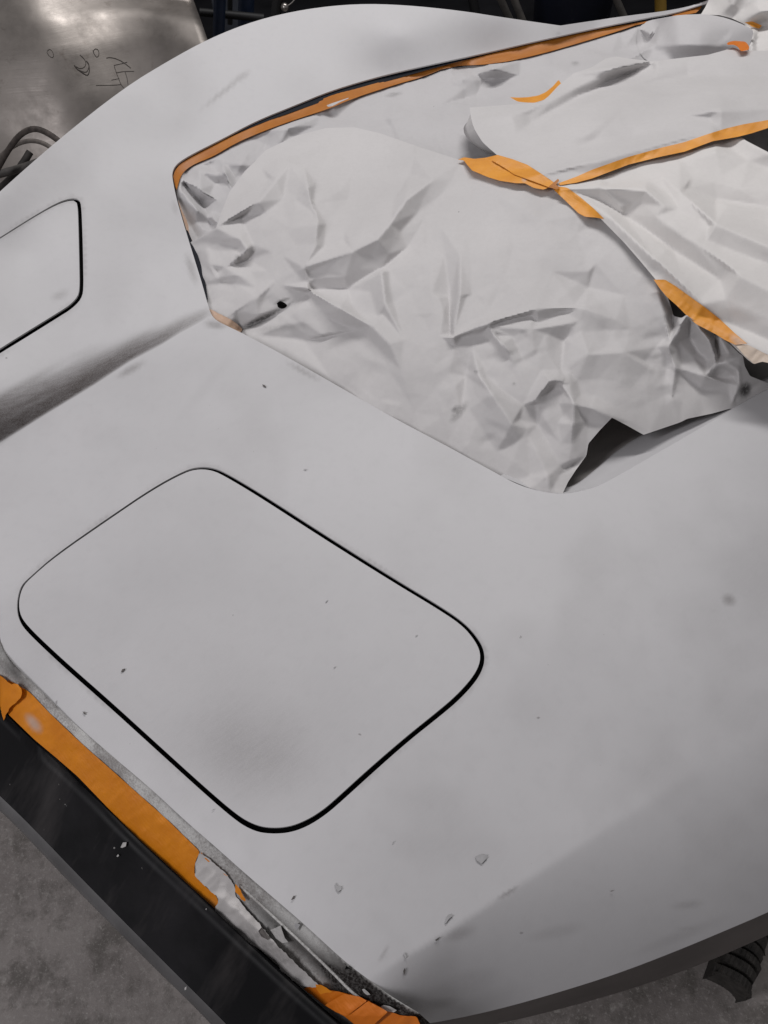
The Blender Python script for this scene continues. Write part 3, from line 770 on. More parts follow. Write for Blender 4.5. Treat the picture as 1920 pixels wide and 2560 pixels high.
FRONT = [(475, 606), (506, 590), (540, 570), (556, 524), (574, 479), (612, 428), (665, 375), (738, 340), (815, 320), (885, 318), (950, 333), (1050, 368), (1150, 400), (1244, 418), (1330, 440), (1396, 466), (1452, 500), (1510, 546), (1570, 606), (1620, 664), (1648, 702), (1668, 740), (1678, 768), (1684, 790), (1704, 795),
         (1716, 787), (1745, 808), (1780, 832), (1800, 842), (1826, 862), (1848, 884), (1857, 889), (1862, 915), (1875, 940), (1920, 958), (2000, 985), (2020, 1010),
         (1930, 985), (1835, 1032), (1827, 1021), (1780, 1034), (1718, 1047), (1700, 1056), (1609, 1087), (1568, 1064), (1530, 1044), (1500, 1075), (1471, 1109), (1466, 1139), (1441, 1173), (1420, 1205), (1404, 1240),
         (1380, 1248), (1320, 1236), (1270, 1215), (1200, 1176), (1090, 1116), (980, 1058), (805, 958), (690, 892), (595, 842), (550, 822), (530, 800), (520, 775), (512, 740), (505, 712), (497, 672), (487, 640)]
HOLE = [(692, 758), (700, 752), (712, 757), (719, 764), (712, 771), (702, 772), (695, 768)]
def stain_shade_front(u, v):
    s = ell(u, v, 1148, 1030, 26, 9, -50, .45) + ell(u, v, 1137, 1022, 10, 5, -40, .5) + ell(u, v, 1863, 975, 11, 15, 20, .9, .6) + ell(u, v, 596, 644, 7, 6, 0, .45) + ell(u, v, 706, 752, 17, 4, -20, .7)
    s += ell(u, v, 652, 800, 62, 7, -29, .75) + ell(u, v, 1425, 1168, 26, 5, -30, .5) + ell(u, v, 700, 820, 60, 8, -5, .2)  # includes the shade of the open cavity wedge, painted dark
    s += ell(u, v, 1190, 930, 4, 3, 0, .5) + ell(u, v, 1285, 960, 4, 3, 0, .4) + ell(u, v, 1683, 990, 3, 3, 0, .5)
    return np.clip(s, 0, 1)
p_front = sheet('masking_paper', FRONT, z_front, M_paper, holes=[HOLE], step=5, tone_mask=stain_shade_front, lines=[r[0] for r in RF])
tag(p_front, 'large crumpled white paper in the middle with a small black torn hole', 'masking paper', G_P)

# --- back sheet, along the far edge of the opening and down behind the front one
back_tps = TPS([(440, 430, .792), (480, 395, .795), (560, 365, .800), (640, 330, .803), (740, 290, .808), (960, 215, .812), (1219, 150, .815), (1495, 95, .822), (1600, 70, .826), (1760, 60, .83), (2000, 60, .84), (440, 500, .778), (475, 606, .765), (520, 700, .745),
                (560, 560, .765), (700, 420, .785), (900, 360, .800), (1150, 380, .815), (1300, 320, .825), (1500, 200, .828), (1700, 150, .83), (2000, 150, .84), (1300, 440, .80), (900, 470, .78)], 2e-4)
RB = [([(455, 452), (500, 476), (545, 500)], .012, 18, 34, [.6, 1, .4]),
      ([(462, 458), (500, 505), (530, 560)], -.014, 40, 26, [.3, 1, .6]),
      ([(450, 470), (490, 520), (545, 560)], .014, 34, 26, [.5, 1, .8]),
      ([(500, 428), (540, 440), (560, 435)], .010, 12, 20, [.7, 1, .7]),
      ([(560, 432), (565, 455), (580, 478)], .012, 24, 14, [.9, 1, .6]),
      ([(488, 420), (520, 400), (545, 395)], .006, 14, 14, [.4, 1, .4]),
      ([(560, 408), (600, 412), (640, 412)], .007, 14, 18, [.4, 1, .4]),
      ([(455, 545), (480, 560), (490, 590)], -.008, 16, 20, [.6, 1, .7]),
      ([(780, 290), (830, 262), (900, 235)], .006, 20, 36, [.3, 1, .2]), ([(640, 330), (720, 320), (800, 288)], .006, 22, 30, [.3, 1, .3]),
      ([(1160, 195), (1230, 172), (1300, 150)], .010, 20, 34, [.4, 1, .2]), ([(1150, 165), (1200, 185), (1210, 200)], -.008, 20, 20, [.4, 1, .4]),
      ([(1090, 270), (1190, 240), (1300, 190)], -.006, 50, 50, [.2, 1, .2]), ([(1430, 190), (1540, 160), (1640, 110)], .008, 30, 60, [.3, 1, .3]),
      ([(1560, 120), (1620, 105), (1650, 60)], -.008, 50, 30, [.3, 1, .4])]
RBS = rand_creases(44, (480, 120, 1650, 420), .0022, 21)
TB = Folds(RB, (430, 0, 2100, 740), 6, 75, .0022)
def z_back(u, v): return back_tps(u, v) + (1.1 * TB(u, v) + relief(RB, u, v, .3) + relief(RBS, u, v, 1.0)) * np.interp(v, [90, 300, 480], [2.6, 2.0, 1.15]) + .0015 * vnoise(u, v, 120, 8)
BACK = [(436, 442), (447, 428), (470, 408), (500, 393), (560, 366), (640, 330), (740, 292), (830, 258), (960, 215), (1050, 182), (1100, 162), (1160, 152), (1240, 158), (1347, 130), (1440, 108), (1540, 84), (1604, 62), (1640, 60), (1700, 40), (2100, 0), (2100, 440), (1400, 480), (1150, 440), (900, 420), (700, 480), (600, 620), (540, 700), (512, 730), (498, 690), (480, 620), (462, 560), (444, 500)]
p_back = sheet('masking_paper', BACK, z_back, M_paper_back, step=6, lines=[r[0] for r in RB if r[0][0][0] < 1500], tone_mask=lambda u, v: np.clip(ell(u, v, 985, 236, 18, 4, -10, .4) + ell(u, v, 1438, 158, 9, 4, 0, .35) + ell(u, v, 1485, 100, 5, 3, 0, .4) + ell(u, v, 1160, 205, 5, 3, 0, .3), 0, 1))
tag(p_back, 'flat shade-darkened white paper taped along the far edge of the cockpit, behind the crumpled one', 'masking paper', G_P)

# --- upper right sheet
ur_tps = TPS([(1174, 269, .868), (1243, 388, .885), (1390, 462, .898), (1600, 390, .902), (1920, 310, .91), (2100, 280, .91), (1330, 257, .872), (1434, 182, .868), (1539, 142, .870), (1640, 152, .872), (1834, 119, .885), (2000, 124, .885), (1500, 300, .898), (1750, 230, .905)], 2e-4)
RU = [([(1330, 305), (1450, 240), (1560, 190), (1625, 158)], -.008, 26, 40, [.3, 1, 1, .4]), ([(1434, 182), (1540, 170), (1640, 154)], .008, 30, 16, [.5, 1, .4]),
      ([(1300, 450), (1500, 400), (1780, 330)], .006, 40, 40, [.3, 1, .4]), ([(1184, 300), (1280, 290), (1380, 250)], .006, 40, 60, [.5, 1, .2]),
      ([(1700, 290), (1800, 275), (1930, 270)], .008, 60, 60, [.2, 1, .7]), ([(1560, 220), (1720, 190), (1930, 190)], -.008, 50, 60, [.2, 1, .8]), ([(1400, 385), (1480, 355), (1640, 330)], -.004, 30, 50, [.2, 1, .3])]
RUS = rand_creases(18, (1220, 160, 1900, 420), .0012, 33)
TU_ = Folds(RU, (1160, 100, 2090, 480), 7, 170, .0016, soft=3)
def z_ur(u, v): return ur_tps(u, v) + 1.4 * TU_(u, v) + relief(RU, u, v, 1.5) + relief(RUS, u, v, 1.3) + .0015 * vnoise(u, v, 160, 14)
UR = [(1174, 269), (1230, 265), (1330, 257), (1352, 256), (1372, 240), (1396, 214), (1434, 183), (1480, 168), (1515, 146), (1539, 141), (1585, 148), (1631, 153), (1700, 145), (1770, 137), (1810, 126), (1834, 118), (1857, 128), (1920, 126), (2080, 124), (2080, 290), (1920, 318), (1845, 338), (1770, 350), (1654, 385), (1568, 408), (1481, 440), (1400, 466), (1330, 440), (1290, 415), (1243, 388), (1222, 370), (1206, 355), (1197, 341), (1187, 325), (1180, 307), (1177, 288)]
p_ur = sheet('masking_paper', UR, z_ur, M_paper, step=7)
tag(p_ur, 'smooth paper above the long tape strip, with a curled zigzag cut corner', 'masking paper', G_P)
# curled-under corner of that sheet
zu = lambda o: (lambda u, v: z_ur(u, v) - o)
loft('folded_corner', [prow([(1176, 286), (1180, 307), (1187, 325), (1197, 341), (1222, 370), (1246, 390)], zu(.0005)),
                       prow([(1170, 300), (1165, 312), (1172, 335), (1186, 352), (1212, 374), (1240, 389)], zu(.016)),
                       prow([(1172, 300), (1157, 318), (1160, 335), (1176, 355), (1205, 376), (1236, 388)], zu(.030)),
                       prow([(1190, 305), (1180, 325), (1190, 345), (1200, 360), (1220, 378), (1240, 390)], zu(.034))], M_paper, p_ur, n=40)

# --- right sheet below the long tape
rs_tps = TPS([(1390, 462, .892), (1500, 545, .892), (1640, 702, .873), (1800, 820, .853), (1920, 905, .842), (2100, 950, .84), (1600, 400, .898), (1845, 338, .90), (2100, 300, .90), (1700, 550, .905), (1900, 650, .90), (2000, 800, .88), (1800, 430, .90)], 2e-4)
RR = [([(1400, 472), (1500, 468), (1612, 474), (1660, 515)], .014, 30, 44, [.4, .9, 1, .4]), ([(1500, 500), (1560, 540), (1680, 620), (1800, 700)], -.012, 50, 60, [.3, 1, 1, .4]),
      ([(1430, 480), (1530, 545), (1640, 650), (1760, 760)], .009, 40, 30, [.3, 1, .8, .3]),
      ([(1700, 400), (1790, 380), (1870, 400)], .010, 50, 80, [.2, 1, .4]), ([(1720, 470), (1790, 500), (1920, 520)], -.012, 60, 60, [.3, 1, .8]), ([(1640, 430), (1700, 480), (1790, 560), (1930, 620)], .010, 60, 50, [.1, .7, 1, 1]),
      ([(1740, 610), (1850, 690), (1950, 740)], .008, 70, 70, [.2, 1, .8]), ([(1740, 790), (1830, 810), (1940, 860)], -.008, 50, 30, [.2, 1, .6]), ([(1845, 344), (1880, 362), (1930, 385)], .012, 8, 40, [.5, 1, 1])]
RRS = rand_creases(16, (1480, 420, 1900, 860), .0014, 44)
TR_ = Folds(RR, (1380, 330, 2100, 970), 8, 150, .0020, soft=2)
def z_rs(u, v): return rs_tps(u, v) + 1.0 * TR_(u, v) + relief(RR, u, v, .6) + relief(RRS, u, v, .7) + .002 * vnoise(u, v, 160, 19)
RS = [(1385, 462), (1481, 432), (1568, 400), (1654, 377), (1770, 345), (1845, 336), (1866, 352), (1920, 380), (2090, 470), (2090, 960), (1960, 925), (1920, 907), (1905, 903), (1885, 911), (1870, 900), (1848, 880), (1800, 832), (1740, 785), (1680, 745), (1640, 700), (1600, 652), (1560, 606), (1500, 545), (1450, 505), (1415, 480)]
p_rs = sheet('masking_paper', RS, z_rs, M_paper_warm, step=7)
tag(p_rs, 'warm white paper at the right edge below the long wavy tape strip', 'masking paper', G_P)

# --- far right sheets
z_c = TPS([(1600, 64, .86), (1700, 38, .885), (1760, 36, .888), (1885, 72, .88), (1640, 150, .838), (1850, 128, .842), (1750, 90, .880), (1602, 100, .842)], 2e-4)
def z_cc(u, v): return z_back(u, v) + .0015 + np.maximum(z_c(u, v) - z_back(u, v), 0) * sstep(1596, 1700, u) * sstep(165, 110, v) + .5 * relief(rand_creases(8, (1610, 50, 1880, 140), .003, 51), u, v)
p_c = sheet('masking_paper', chaikin([(1598, 70), (1606, 60), (1622, 51), (1660, 44), (1700, 37), (1760, 35), (1800, 41), (1830, 50), (1862, 63), (1886, 76), (1878, 100), (1868, 130), (1868, 160), (1640, 165), (1600, 140), (1590, 100)], 1), z_cc, M_paper_back, step=6)
tag(p_c, 'rounded bulging paper at the far end of the cockpit beside the small orange curl', 'masking paper', G_P)
z_d = TPS([(1700, -40, .86), (1760, 20, .850), (1800, 45, .85), (1920, 60, .865), (2100, 60, .87), (2100, -60, .93), (1900, 0, .90), (1850, -60, .92), (1900, 160, .84)], 2e-4)
RD = [([(1790, 40), (1830, 10), (1850, -30)], .012, 30, 30, [.4, 1, 1]), ([(1860, 50), (1900, 30), (1960, 20)], .012, 24, 24, [.4, 1, 1]), ([(1885, 80), (1880, 110), (1884, 140)], .012, 8, 24, [1, 1, 1]), ([(1890, 70), (1920, 62), (1960, 70)], -.008, 20, 20, [1, 1, 1])]
def z_dd(u, v): return z_d(u, v) + relief(RD, u, v) + .004 * vnoise(u, v, 60, 61)
p_d = sheet('masking_paper', [(1752, 36), (1762, 20), (1772, 0), (1790, -60), (2100, -100), (2100, 200), (1870, 180), (1872, 120), (1878, 80), (1860, 60), (1830, 46), (1800, 38)], z_dd, M_paper_warm, step=6)
tag(p_d, 'paper in the top right corner beyond the rounded bulge', 'masking paper', G_P)

# ------------------------------------------------------------------ tape
def tape(poly, zf, mat, label, name='masking_tape', lift=.0015, step=6, tone_mask=None, sm=0, group=True, cat='tape', rag=0.0):
    if sm: poly = chaikin(poly, sm)
    if rag:
        q = resample(poly, 5, closed=True); r_ = np.random.RandomState(int(abs(poly[0][0])) + 3)
        q = q + r_.uniform(-rag, rag, q.shape); poly = q
    o = sheet(name, poly, lambda u, v: zf(u, v) + lift + .0010 * vnoise(u, v, 26, 77) + .0005 * vnoise(u * .7 + v * .7, (v - u) * .3, 9, 78), mat, step=step, tone_mask=tone_mask)
    return tag(o, label, cat, G_T if group else None)
topz = lambda u, v: np.maximum(z_front(u, v), np.maximum(z_ur(u, v), z_rs(u, v)))
# far edge tape: from body edge down to the paper
FT = [(433, 446), (436, 432), (446, 416), (470, 398), (500, 382), (560, 353), (640, 310), (740, 270), (800, 250), (860, 228), (1000, 190), (1100, 163), (1130, 152), (1219, 133), (1347, 103), (1495, 72), (1619, 47), (1693, 38), (1758, 14)]
FB = [(442, 480), (450, 448), (464, 428), (492, 412), (530, 398), (590, 362), (660, 332), (750, 300), (820, 278), (880, 252), (990, 216), (1060, 192), (1120, 166), (1240, 160), (1350, 136), (1440, 110), (1540, 80), (1604, 58), (1740, 32)]
o = loft('masking_tape', [prow([(a, b - 4) for a, b in FT], lambda u, v: z_body(u, v) - .004, smooth=1), prow([((a[0] + b[0]) / 2, (a[1] + b[1]) / 2 + 1) for a, b in zip(FT, FB)], lambda u, v: z_body(u, v) * .5 + z_back(u, v) * .5 + .001, smooth=1),
                          prow([(a, b - 5 * (a < 1000)) for a, b in FB], lambda u, v: z_back(u, v) + .0045, smooth=1)], M_tape_dull_shade, n=110)
tag(o, 'long shade-darkened orange tape following the far edge of the cockpit opening', 'tape', G_T)
LT = [(434, 446), (444, 500), (460, 555), (475, 605), (492, 665), (507, 712), (521, 768), (532, 792)]
LB = [(450, 452), (460, 500), (474, 545), (484, 590), (503, 640), (520, 700), (534, 750), (548, 785)]
GAPT = [(560, 345), (600, 323), (640, 302), (740, 262), (830, 225), (960, 187), (1100, 156), (1219, 131), (1347, 101), (1495, 69), (1619, 44), (1693, 32)]
GAPB = [(560, 349), (600, 330), (640, 313), (740, 277), (830, 246), (960, 205), (1100, 166), (1219, 136), (1347, 105), (1495, 73), (1619, 52), (1693, 38)]
M_gap_shade = mat_plain('gap_shade_blue', (.006, .008, .014), .7, .2, 30, spec=.2)  # near-black strips paint the shade in the gaps along the opening edge
loft('gap_shade_strip', [prow([(a, b - 3) for a, b in GAPT], lambda u, v: z_body(u, v) - .0032, smooth=1), prow(GAPB, lambda u, v: z_body(u, v) - .0025, smooth=1)], M_gap_shade, car, n=110)
loft('gap_shade_strip', [prow([(466, 575), (472, 603), (488, 655), (503, 704), (516, 750)], lambda u, v: z_body(u, v) - .0033, smooth=1), prow([(470, 577), (481, 603), (500, 653), (513, 702), (520, 748)], lambda u, v: z_body(u, v) - .004, smooth=1)], M_gap_shade, car, n=40)
o = loft('masking_tape', [prow(LT, lambda u, v: z_body(u, v) - .014, smooth=1), prow(LB, lambda u, v: z_body(u, v) - .030, smooth=1)], M_peach, n=50)
tag(o, 'pale peach tape down the short left side of the cockpit opening', 'tape', G_T)
tape([(522, 772), (532, 776), (560, 790), (580, 800), (607, 822), (600, 832), (560, 812), (538, 800), (528, 790)], z_front, M_peach, 'pale peach tape scrap at the lower left corner of the cockpit opening', rag=1.0, lift=.003)
tape([(1145, 399), (1160, 393), (1186, 397), (1215, 394), (1244, 387), (1282, 398), (1319, 412), (1356, 436), (1388, 458), (1378, 466), (1359, 474), (1335, 470), (1312, 458), (1290, 458), (1250, 452), (1220, 443), (1180, 426), (1166, 410), (1160, 401)], lambda u, v: np.maximum(z_front(u, v), z_ur(u, v)), M_tape, 'broad orange tape patch left of the seam crossing, overlapping in two layers', lift=.002, tone_mask=lambda u, v: ell(u, v, 1311, 450, 5, 4, 30, .6))
tape([(1244, 388), (1319, 413), (1356, 437), (1387, 459), (1372, 468), (1330, 452), (1285, 436), (1262, 420), (1228, 400)], lambda u, v: np.maximum(z_front(u, v), z_ur(u, v)), M_tape, 'upper orange tape layer on the broad patch left of the seam crossing', lift=.0042)
tape([(1396, 458), (1440, 442), (1481, 424), (1568, 393), (1654, 369), (1712, 355), (1770, 335), (1815, 321), (1857, 311), (1920, 300), (2060, 280), (2060, 302), (1920, 320), (1880, 333), (1845, 342), (1782, 353), (1712, 379), (1650, 392), (1573, 411), (1481, 446), (1440, 457), (1400, 463)], lambda u, v: np.maximum(z_rs(u, v), z_ur(u, v)), M_tape, 'long narrow wavy orange tape strip running to the right edge', lift=.002)
tape([(1380, 470), (1396, 466), (1418, 469), (1450, 492), (1485, 522), (1511, 548), (1490, 544), (1463, 542), (1446, 533), (1420, 508)], lambda u, v: np.maximum(z_front(u, v), z_rs(u, v)), M_tape, 'short orange tape strip pointing down right from the seam crossing', lift=.002)
tape([(1370, 468), (1384, 456), (1396, 446), (1398, 452), (1390, 462), (1400, 468), (1392, 474), (1380, 470)], topz, M_tape_dull_shade, 'small brown crumpled tape end standing on the seam crossing', lift=.005, step=4)
tape([(1634, 699), (1662, 699), (1690, 716), (1720, 738), (1762, 768), (1800, 798), (1836, 832), (1868, 859), (1838, 862), (1812, 850), (1790, 836), (1765, 823), (1740, 810), (1716, 788), (1690, 762), (1667, 742), (1650, 722)], z_rs, M_tape, 'orange tape strip on the right holding down the crumpled paper', lift=.003, tone_mask=lambda u, v: ell(u, v, 1850, 858, 26, 10, 40, .5))
tape([(1838, 862), (1870, 862), (1925, 890), (1925, 908), (1905, 904), (1885, 910), (1862, 890)], z_rs, mat_tape('tape_faint', (.66, .56, .48)), 'faint peach tape end below the orange strip on the right', lift=.002)
tape([(1275, 243), (1296, 244), (1319, 243), (1345, 239), (1365, 230), (1382, 216), (1397, 199), (1400, 205), (1405, 212), (1392, 226), (1376, 240), (1359, 250), (1336, 257), (1312, 256), (1294, 254)], lambda u, v: np.maximum(z_ur(u, v) * (v > 250) , z_back(u, v)) * 0 + z_back(u, v) * .35 + z_ur(u, v) * .65, M_tape, 'small curved orange tape scrap near the zigzag paper corner', lift=.004)
tape(chaikin([(1816, 112), (1820, 105), (1834, 102), (1850, 103), (1864, 104), (1872, 114), (1874, 124), (1862, 127), (1851, 128), (1846, 118), (1836, 112), (1826, 112)], 1), z_ur, M_tape_deep, 'small curled orange tape end at the top right', lift=.012, step=4)
tape([(1862, 56), (1880, 53), (1905, 64), (1898, 72), (1880, 66)], z_dd, M_tape, 'tiny orange tape piece in the far top right corner', lift=.006, step=5)

# lower left tape band on the front edge
T8 = chaikin([(20, 1700), (39, 1709), (58, 1720), (77, 1733), (104, 1762), (131, 1790), (208, 1863), (270, 1917), (347, 1986), (417, 2048), (470, 2100), (502, 2131), (494, 2140), (486, 2162), (486, 2190), (515, 2218), (548, 2246), (540, 2274)], 1, False)
T8 = np.vstack([T8, [(500, 2238), (459, 2201), (400, 2146), (347, 2098), (270, 2020), (193, 1940), (140, 1894), (85, 1848), (17, 1782)]])
tape(T8, z_strip, M_tape_low, 'wide orange tape band along the front edge above the black bumper', lift=.0015, step=7, tone_mask=lambda u, v: np.clip(ell(u, v, 84, 1808, 24, 11, 50, .6), 0, 1))
tape([(502, 2130), (520, 2150), (545, 2170), (571, 2190), (566, 2190), (535, 2168), (505, 2140)], z_strip, M_tape_low, 'thin sliver of orange tape above the torn paper on the front edge', lift=.004, step=5)
tape([(-90, 1560), (-60, 1640), (0, 1688), (9, 1693), (15, 1701), (22, 1708), (31, 1710), (43, 1709), (52, 1718), (56, 1733), (51, 1747), (38, 1758), (29, 1764), (20, 1777), (12, 1796), (0, 1815), (-90, 1900)], lambda u, v: z_strip(u, v) + .008, M_tape_low, 'torn orange tape patch over the end of the tape band at the left edge', lift=.004, rag=1.5)
tape([(589, 2210), (600, 2222), (606, 2238), (615, 2248), (614, 2254), (604, 2250), (598, 2240), (587, 2228)], z_strip, M_tape_low, 'small torn orange tape scrap on the dusty front edge strip', lift=.008, rag=.8, step=4)
T9 = [(759, 2472), (772, 2466), (788, 2461), (806, 2464), (822, 2474), (860, 2482), (898, 2491), (930, 2506), (961, 2524), (1000, 2538), (1041, 2541), (1070, 2600), (960, 2610), (885, 2560), (864, 2543), (836, 2528), (809, 2512), (785, 2492)]
zt9 = lambda u, v: z_strip(u, v) - .0
def plates(n, a, b):
    for i in range(n): pass
tape(T9, zt9, M_tape_deep, 'deep orange tape wrapped round the lower end of the front edge', lift=.003, rag=.8)
for i, (q, lab) in enumerate([([(812, 2513), (860, 2484), (900, 2492), (918, 2502), (866, 2541), (836, 2528)], 'first overlapping lap of deep orange tape at the lower front edge'),
                      ([(868, 2542), (920, 2503), (961, 2524), (970, 2530), (925, 2570), (890, 2562)], 'second overlapping lap of deep orange tape at the lower front edge'),
                      ([(990, 2548), (1010, 2540), (1041, 2541), (1060, 2580), (985, 2590)], 'last lap of orange tape at the bottom edge of the photo'),
                      ([(788, 2461), (806, 2463), (822, 2474), (832, 2480), (815, 2482), (800, 2486), (792, 2474)], 'bright curled orange tape tongue above the overlapping laps')]):
    tape(q, lambda u, v, i=i: z_strip(u, v) + .0018 * (u - 800) / 60 * 0 + .0025 * i + (.010 * np.clip((v - 2480) / 60., 0, 1) if i < 3 else .004), M_tape_low if i == 3 else M_tape_deep, lab, lift=.005, rag=.5, step=5)

# torn paper on the front edge
TT = Folds([], (470, 2110, 830, 2490), 72, 26, .0032)
def z_torn(u, v):
    return z_strip(u, v) + .004 + relief([([(548, 2246), (640, 2320), (740, 2400), (800, 2450)], .010, 26, 30, [1, 1, 1, .4]), ([(560, 2205), (640, 2290), (700, 2350)], -.008, 20, 24, [.4, 1, .4])], u, v) + TT(u, v) + .0008 * vnoise(u, v, 30, 71)
TP = [(499, 2134), (512, 2140), (540, 2162), (569, 2188), (585, 2212), (590, 2240), (606, 2262), (640, 2300), (690, 2360), (740, 2410), (786, 2452), (800, 2464), (784, 2470), (756, 2466), (733, 2453), (718, 2438), (704, 2427), (690, 2402), (670, 2389), (640, 2368), (603, 2343), (565, 2322), (531, 2301), (536, 2276), (541, 2262), (548, 2246), (520, 2222), (486, 2191), (492, 2178), (486, 2162), (494, 2148)]
def stain_torn(u, v): return np.clip(ell(u, v, 680, 2370, 90, 18, 42, .30) + ell(u, v, 600, 2330, 60, 10, 32, .28), 0, 1)
o = tape(TP, z_torn, mat_paper('torn_paper', (.52, .50, .49)), 'ragged torn white paper hanging over the black bumper at the lower front edge', 'torn_paper', lift=.002, rag=1.8, tone_mask=stain_torn, group=False, cat='paper', step=5)
# raised bead on the dusty strip
tb = prow([(600, 2215), (640, 2250), (700, 2306), (760, 2362), (830, 2430), (875, 2476), (900, 2496)], lambda u, v: z_strip(u, v) + .001, step=8)
tube('edge_bead', tb, .0016, M_strip, car)

# ------------------------------------------------------------------ flakes and crumbs
M_fl = mat_plain('flake_light', (.45, .44, .43), .7, .15, 200)
M_fd = mat_plain('flake_dark', (.10, .09, .085), .7, .2, 200)
M_fd2 = mat_plain('flake_brown', (.20, .185, .175), .7, .2, 200)
M_fg = mat_plain('flake_primer', (.36, .355, .36), .6, .1, 150)
def flake(pts, zf, mat, label, group, thick=.0012, tilt=0.0):
    p = np.array(pts, float); c = p.mean(0)
    zz = zf(p[:, 0], p[:, 1]) + .001 + tilt * (p[:, 0] - c[0]) / 20
    a = P(p[:, 0], p[:, 1], zz); b = a.copy(); b[:, 2] += thick; n = len(p)
    F_ = [tuple(range(n))[::-1], tuple(range(n, 2 * n))] + [(i, (i + 1) % n, n + (i + 1) % n, n + i) for i in range(n)]
    me = bpy.data.meshes.new('paint_flake'); me.from_pydata([tuple(q) for q in np.vstack([a, b])], [], F_); me.update()
    o = link('paint_flake', me, mat); return tag(o, label, 'paint flake', group)
GB = 'paint flakes lying on the primed body'
flake([(1188, 2142), (1200, 2136), (1216, 2138), (1217, 2146), (1204, 2160), (1192, 2152)], z_body, M_fg, 'largest grey flake on the body, right of the near hatch', GB)
flake([(837, 2208), (843, 2216), (852, 2216), (854, 2224), (846, 2230), (840, 2222)], z_body, M_fg, 'grey chip on the body just below the near hatch corner', GB)
flake([(1112, 2304), (1116, 2292), (1122, 2286), (1132, 2290), (1122, 2298), (1114, 2310)], z_body, M_fg, 'thin curved grey flake near the shoulder crease', GB)
flake([(728, 2250), (734, 2240), (738, 2240), (733, 2248)], z_body, M_fd, 'dark sliver beside the front edge line', GB)
flake([(1008, 2428), (1012, 2420), (1014, 2426), (1010, 2440)], z_body, M_fd, 'small dark pointed flake just under the lower end of the crease', GB)
flake([(1008, 2382), (1013, 2384), (1016, 2392), (1013, 2396)], z_body, M_fg, 'small grey flake above the lower end of the crease', GB)
flake([(1088, 2350), (1100, 2342), (1098, 2346), (1090, 2353)], z_body, M_fd, 'thin dark splinter on the shoulder crease', GB)
flake([(303, 1681), (306, 1674), (313, 1672), (310, 1678)], z_h, M_fd, 'small dark flake on the near hatch', GB)
flake([(207, 1779), (212, 1782), (214, 1787), (210, 1785)], z_body, M_fd, 'small grey sliver between the near hatch and the front edge', GB)
flake([(656, 962), (662, 964), (666, 969), (660, 967)], z_body, M_fd, 'small sliver on the body below the cockpit corner', GB)
cr_ = random.Random(29); inH = np.array(h_in)
for i in range(9):
    x, y = cr_.uniform(60, 1850), cr_.uniform(1150, 2420)
    if y > np.interp(x, ZL[:, 0], ZL[:, 1]) - 25 or y > np.interp(x, BES[:, 0], BES[:, 1]) - 30: continue
    if HD(np.array([x]), np.array([y]))[0] < 14: continue
    a_, L_, w_ = cr_.uniform(0, math.pi), cr_.uniform(2.5, 5.5), cr_.uniform(.7, 1.3); c_, s_ = math.cos(a_), math.sin(a_)
    flake([(x - L_ * c_, y - L_ * s_), (x + w_ * s_, y - w_ * c_), (x + L_ * c_, y + L_ * s_), (x - w_ * s_ * .4, y + w_ * c_)], z_h, cr_.choice((M_fd2, M_fg, M_fg)), 'tiny thin grey crumb of sanded paint lying on the primed body', 'tiny sanding crumbs on the primed body', thick=.0005)
GS = 'flakes lying on the dusty front edge'
flake([(676, 2325), (690, 2320), (702, 2314), (705, 2325), (712, 2345), (721, 2356), (706, 2358), (690, 2346)], lambda u, v: z_strip(u, v) + .006, M_fl, 'large curved pale flake on the dusty front edge', GS, tilt=.004)
flake([(646, 2328), (655, 2318), (663, 2330), (676, 2344), (670, 2350), (654, 2342)], lambda u, v: z_torn(u, v) + .004, M_fd, 'dark brown flake on the torn paper', GS)
flake([(736, 2312), (740, 2308), (751, 2312), (742, 2328)], lambda u, v: z_strip(u, v) + .004, M_fg, 'pale triangular flake on the dusty strip', GS)
flake([(862, 2424), (866, 2415), (876, 2422), (870, 2422)], lambda u, v: z_strip(u, v) + .004, M_black, 'small black triangular flake near the dark end of the strip', GS)
flake([(905, 2474), (910, 2472), (920, 2480), (926, 2487), (918, 2488), (910, 2482)], lambda u, v: z_strip(u, v) + .004, M_fl, 'small white flake in the dark gutter', GS)
flake([(952, 2516), (960, 2513), (975, 2516), (992, 2526), (985, 2531), (968, 2528), (956, 2524)], lambda u, v: z_strip(u, v) + .004, M_fl, 'wide white flake in the dark gutter above the last tape lap', GS)
flake([(1005, 2514), (1020, 2503), (1032, 2504), (1033, 2508), (1020, 2510), (1009, 2517)], lambda u, v: z_body(u, v) + .006, M_fl, 'bent white flake lying across the lower body edge', GS, tilt=.004)
flake([(583, 2270), (592, 2264), (598, 2262), (594, 2268)], lambda u, v: z_strip(u, v) + .004, M_black, 'tiny black flake on the dusty strip beside the tape scrap', GS)
GBk = 'chips lying on the black bumper'
zb = TPS([(0, 1800, .682), (300, 2060, .682), (560, 2310, .682), (0, 1980, .614), (203, 2190, .614), (560, 2550, .614), (120, 1920, .648), (400, 2240, .650), (600, 2440, .650)])
for q, lab in (([(302, 2119), (308, 2107), (317, 2106), (315, 2116), (306, 2120)], 'white chip on the black bumper, largest one'), ([(292, 2141), (296, 2136), (298, 2140), (294, 2143)], 'smaller white chip just below the largest one'),
               ([(84, 1856), (90, 1850), (89, 1858)], 'pale chip on the bumper against the tape band'), ([(462, 2470), (467, 2466), (466, 2474), (462, 2476)], 'pale chip on the bumper rim near the bottom'),
               ([(514, 2273), (517, 2271), (516, 2276)], 'tiny white chip beside the torn paper end'), ([(160, 2052), (164, 2049), (163, 2062), (150, 2066), (160, 2058)], 'thin pale curl on the middle of the black bumper')):
    flake(q, zb, M_fl, lab, GBk)

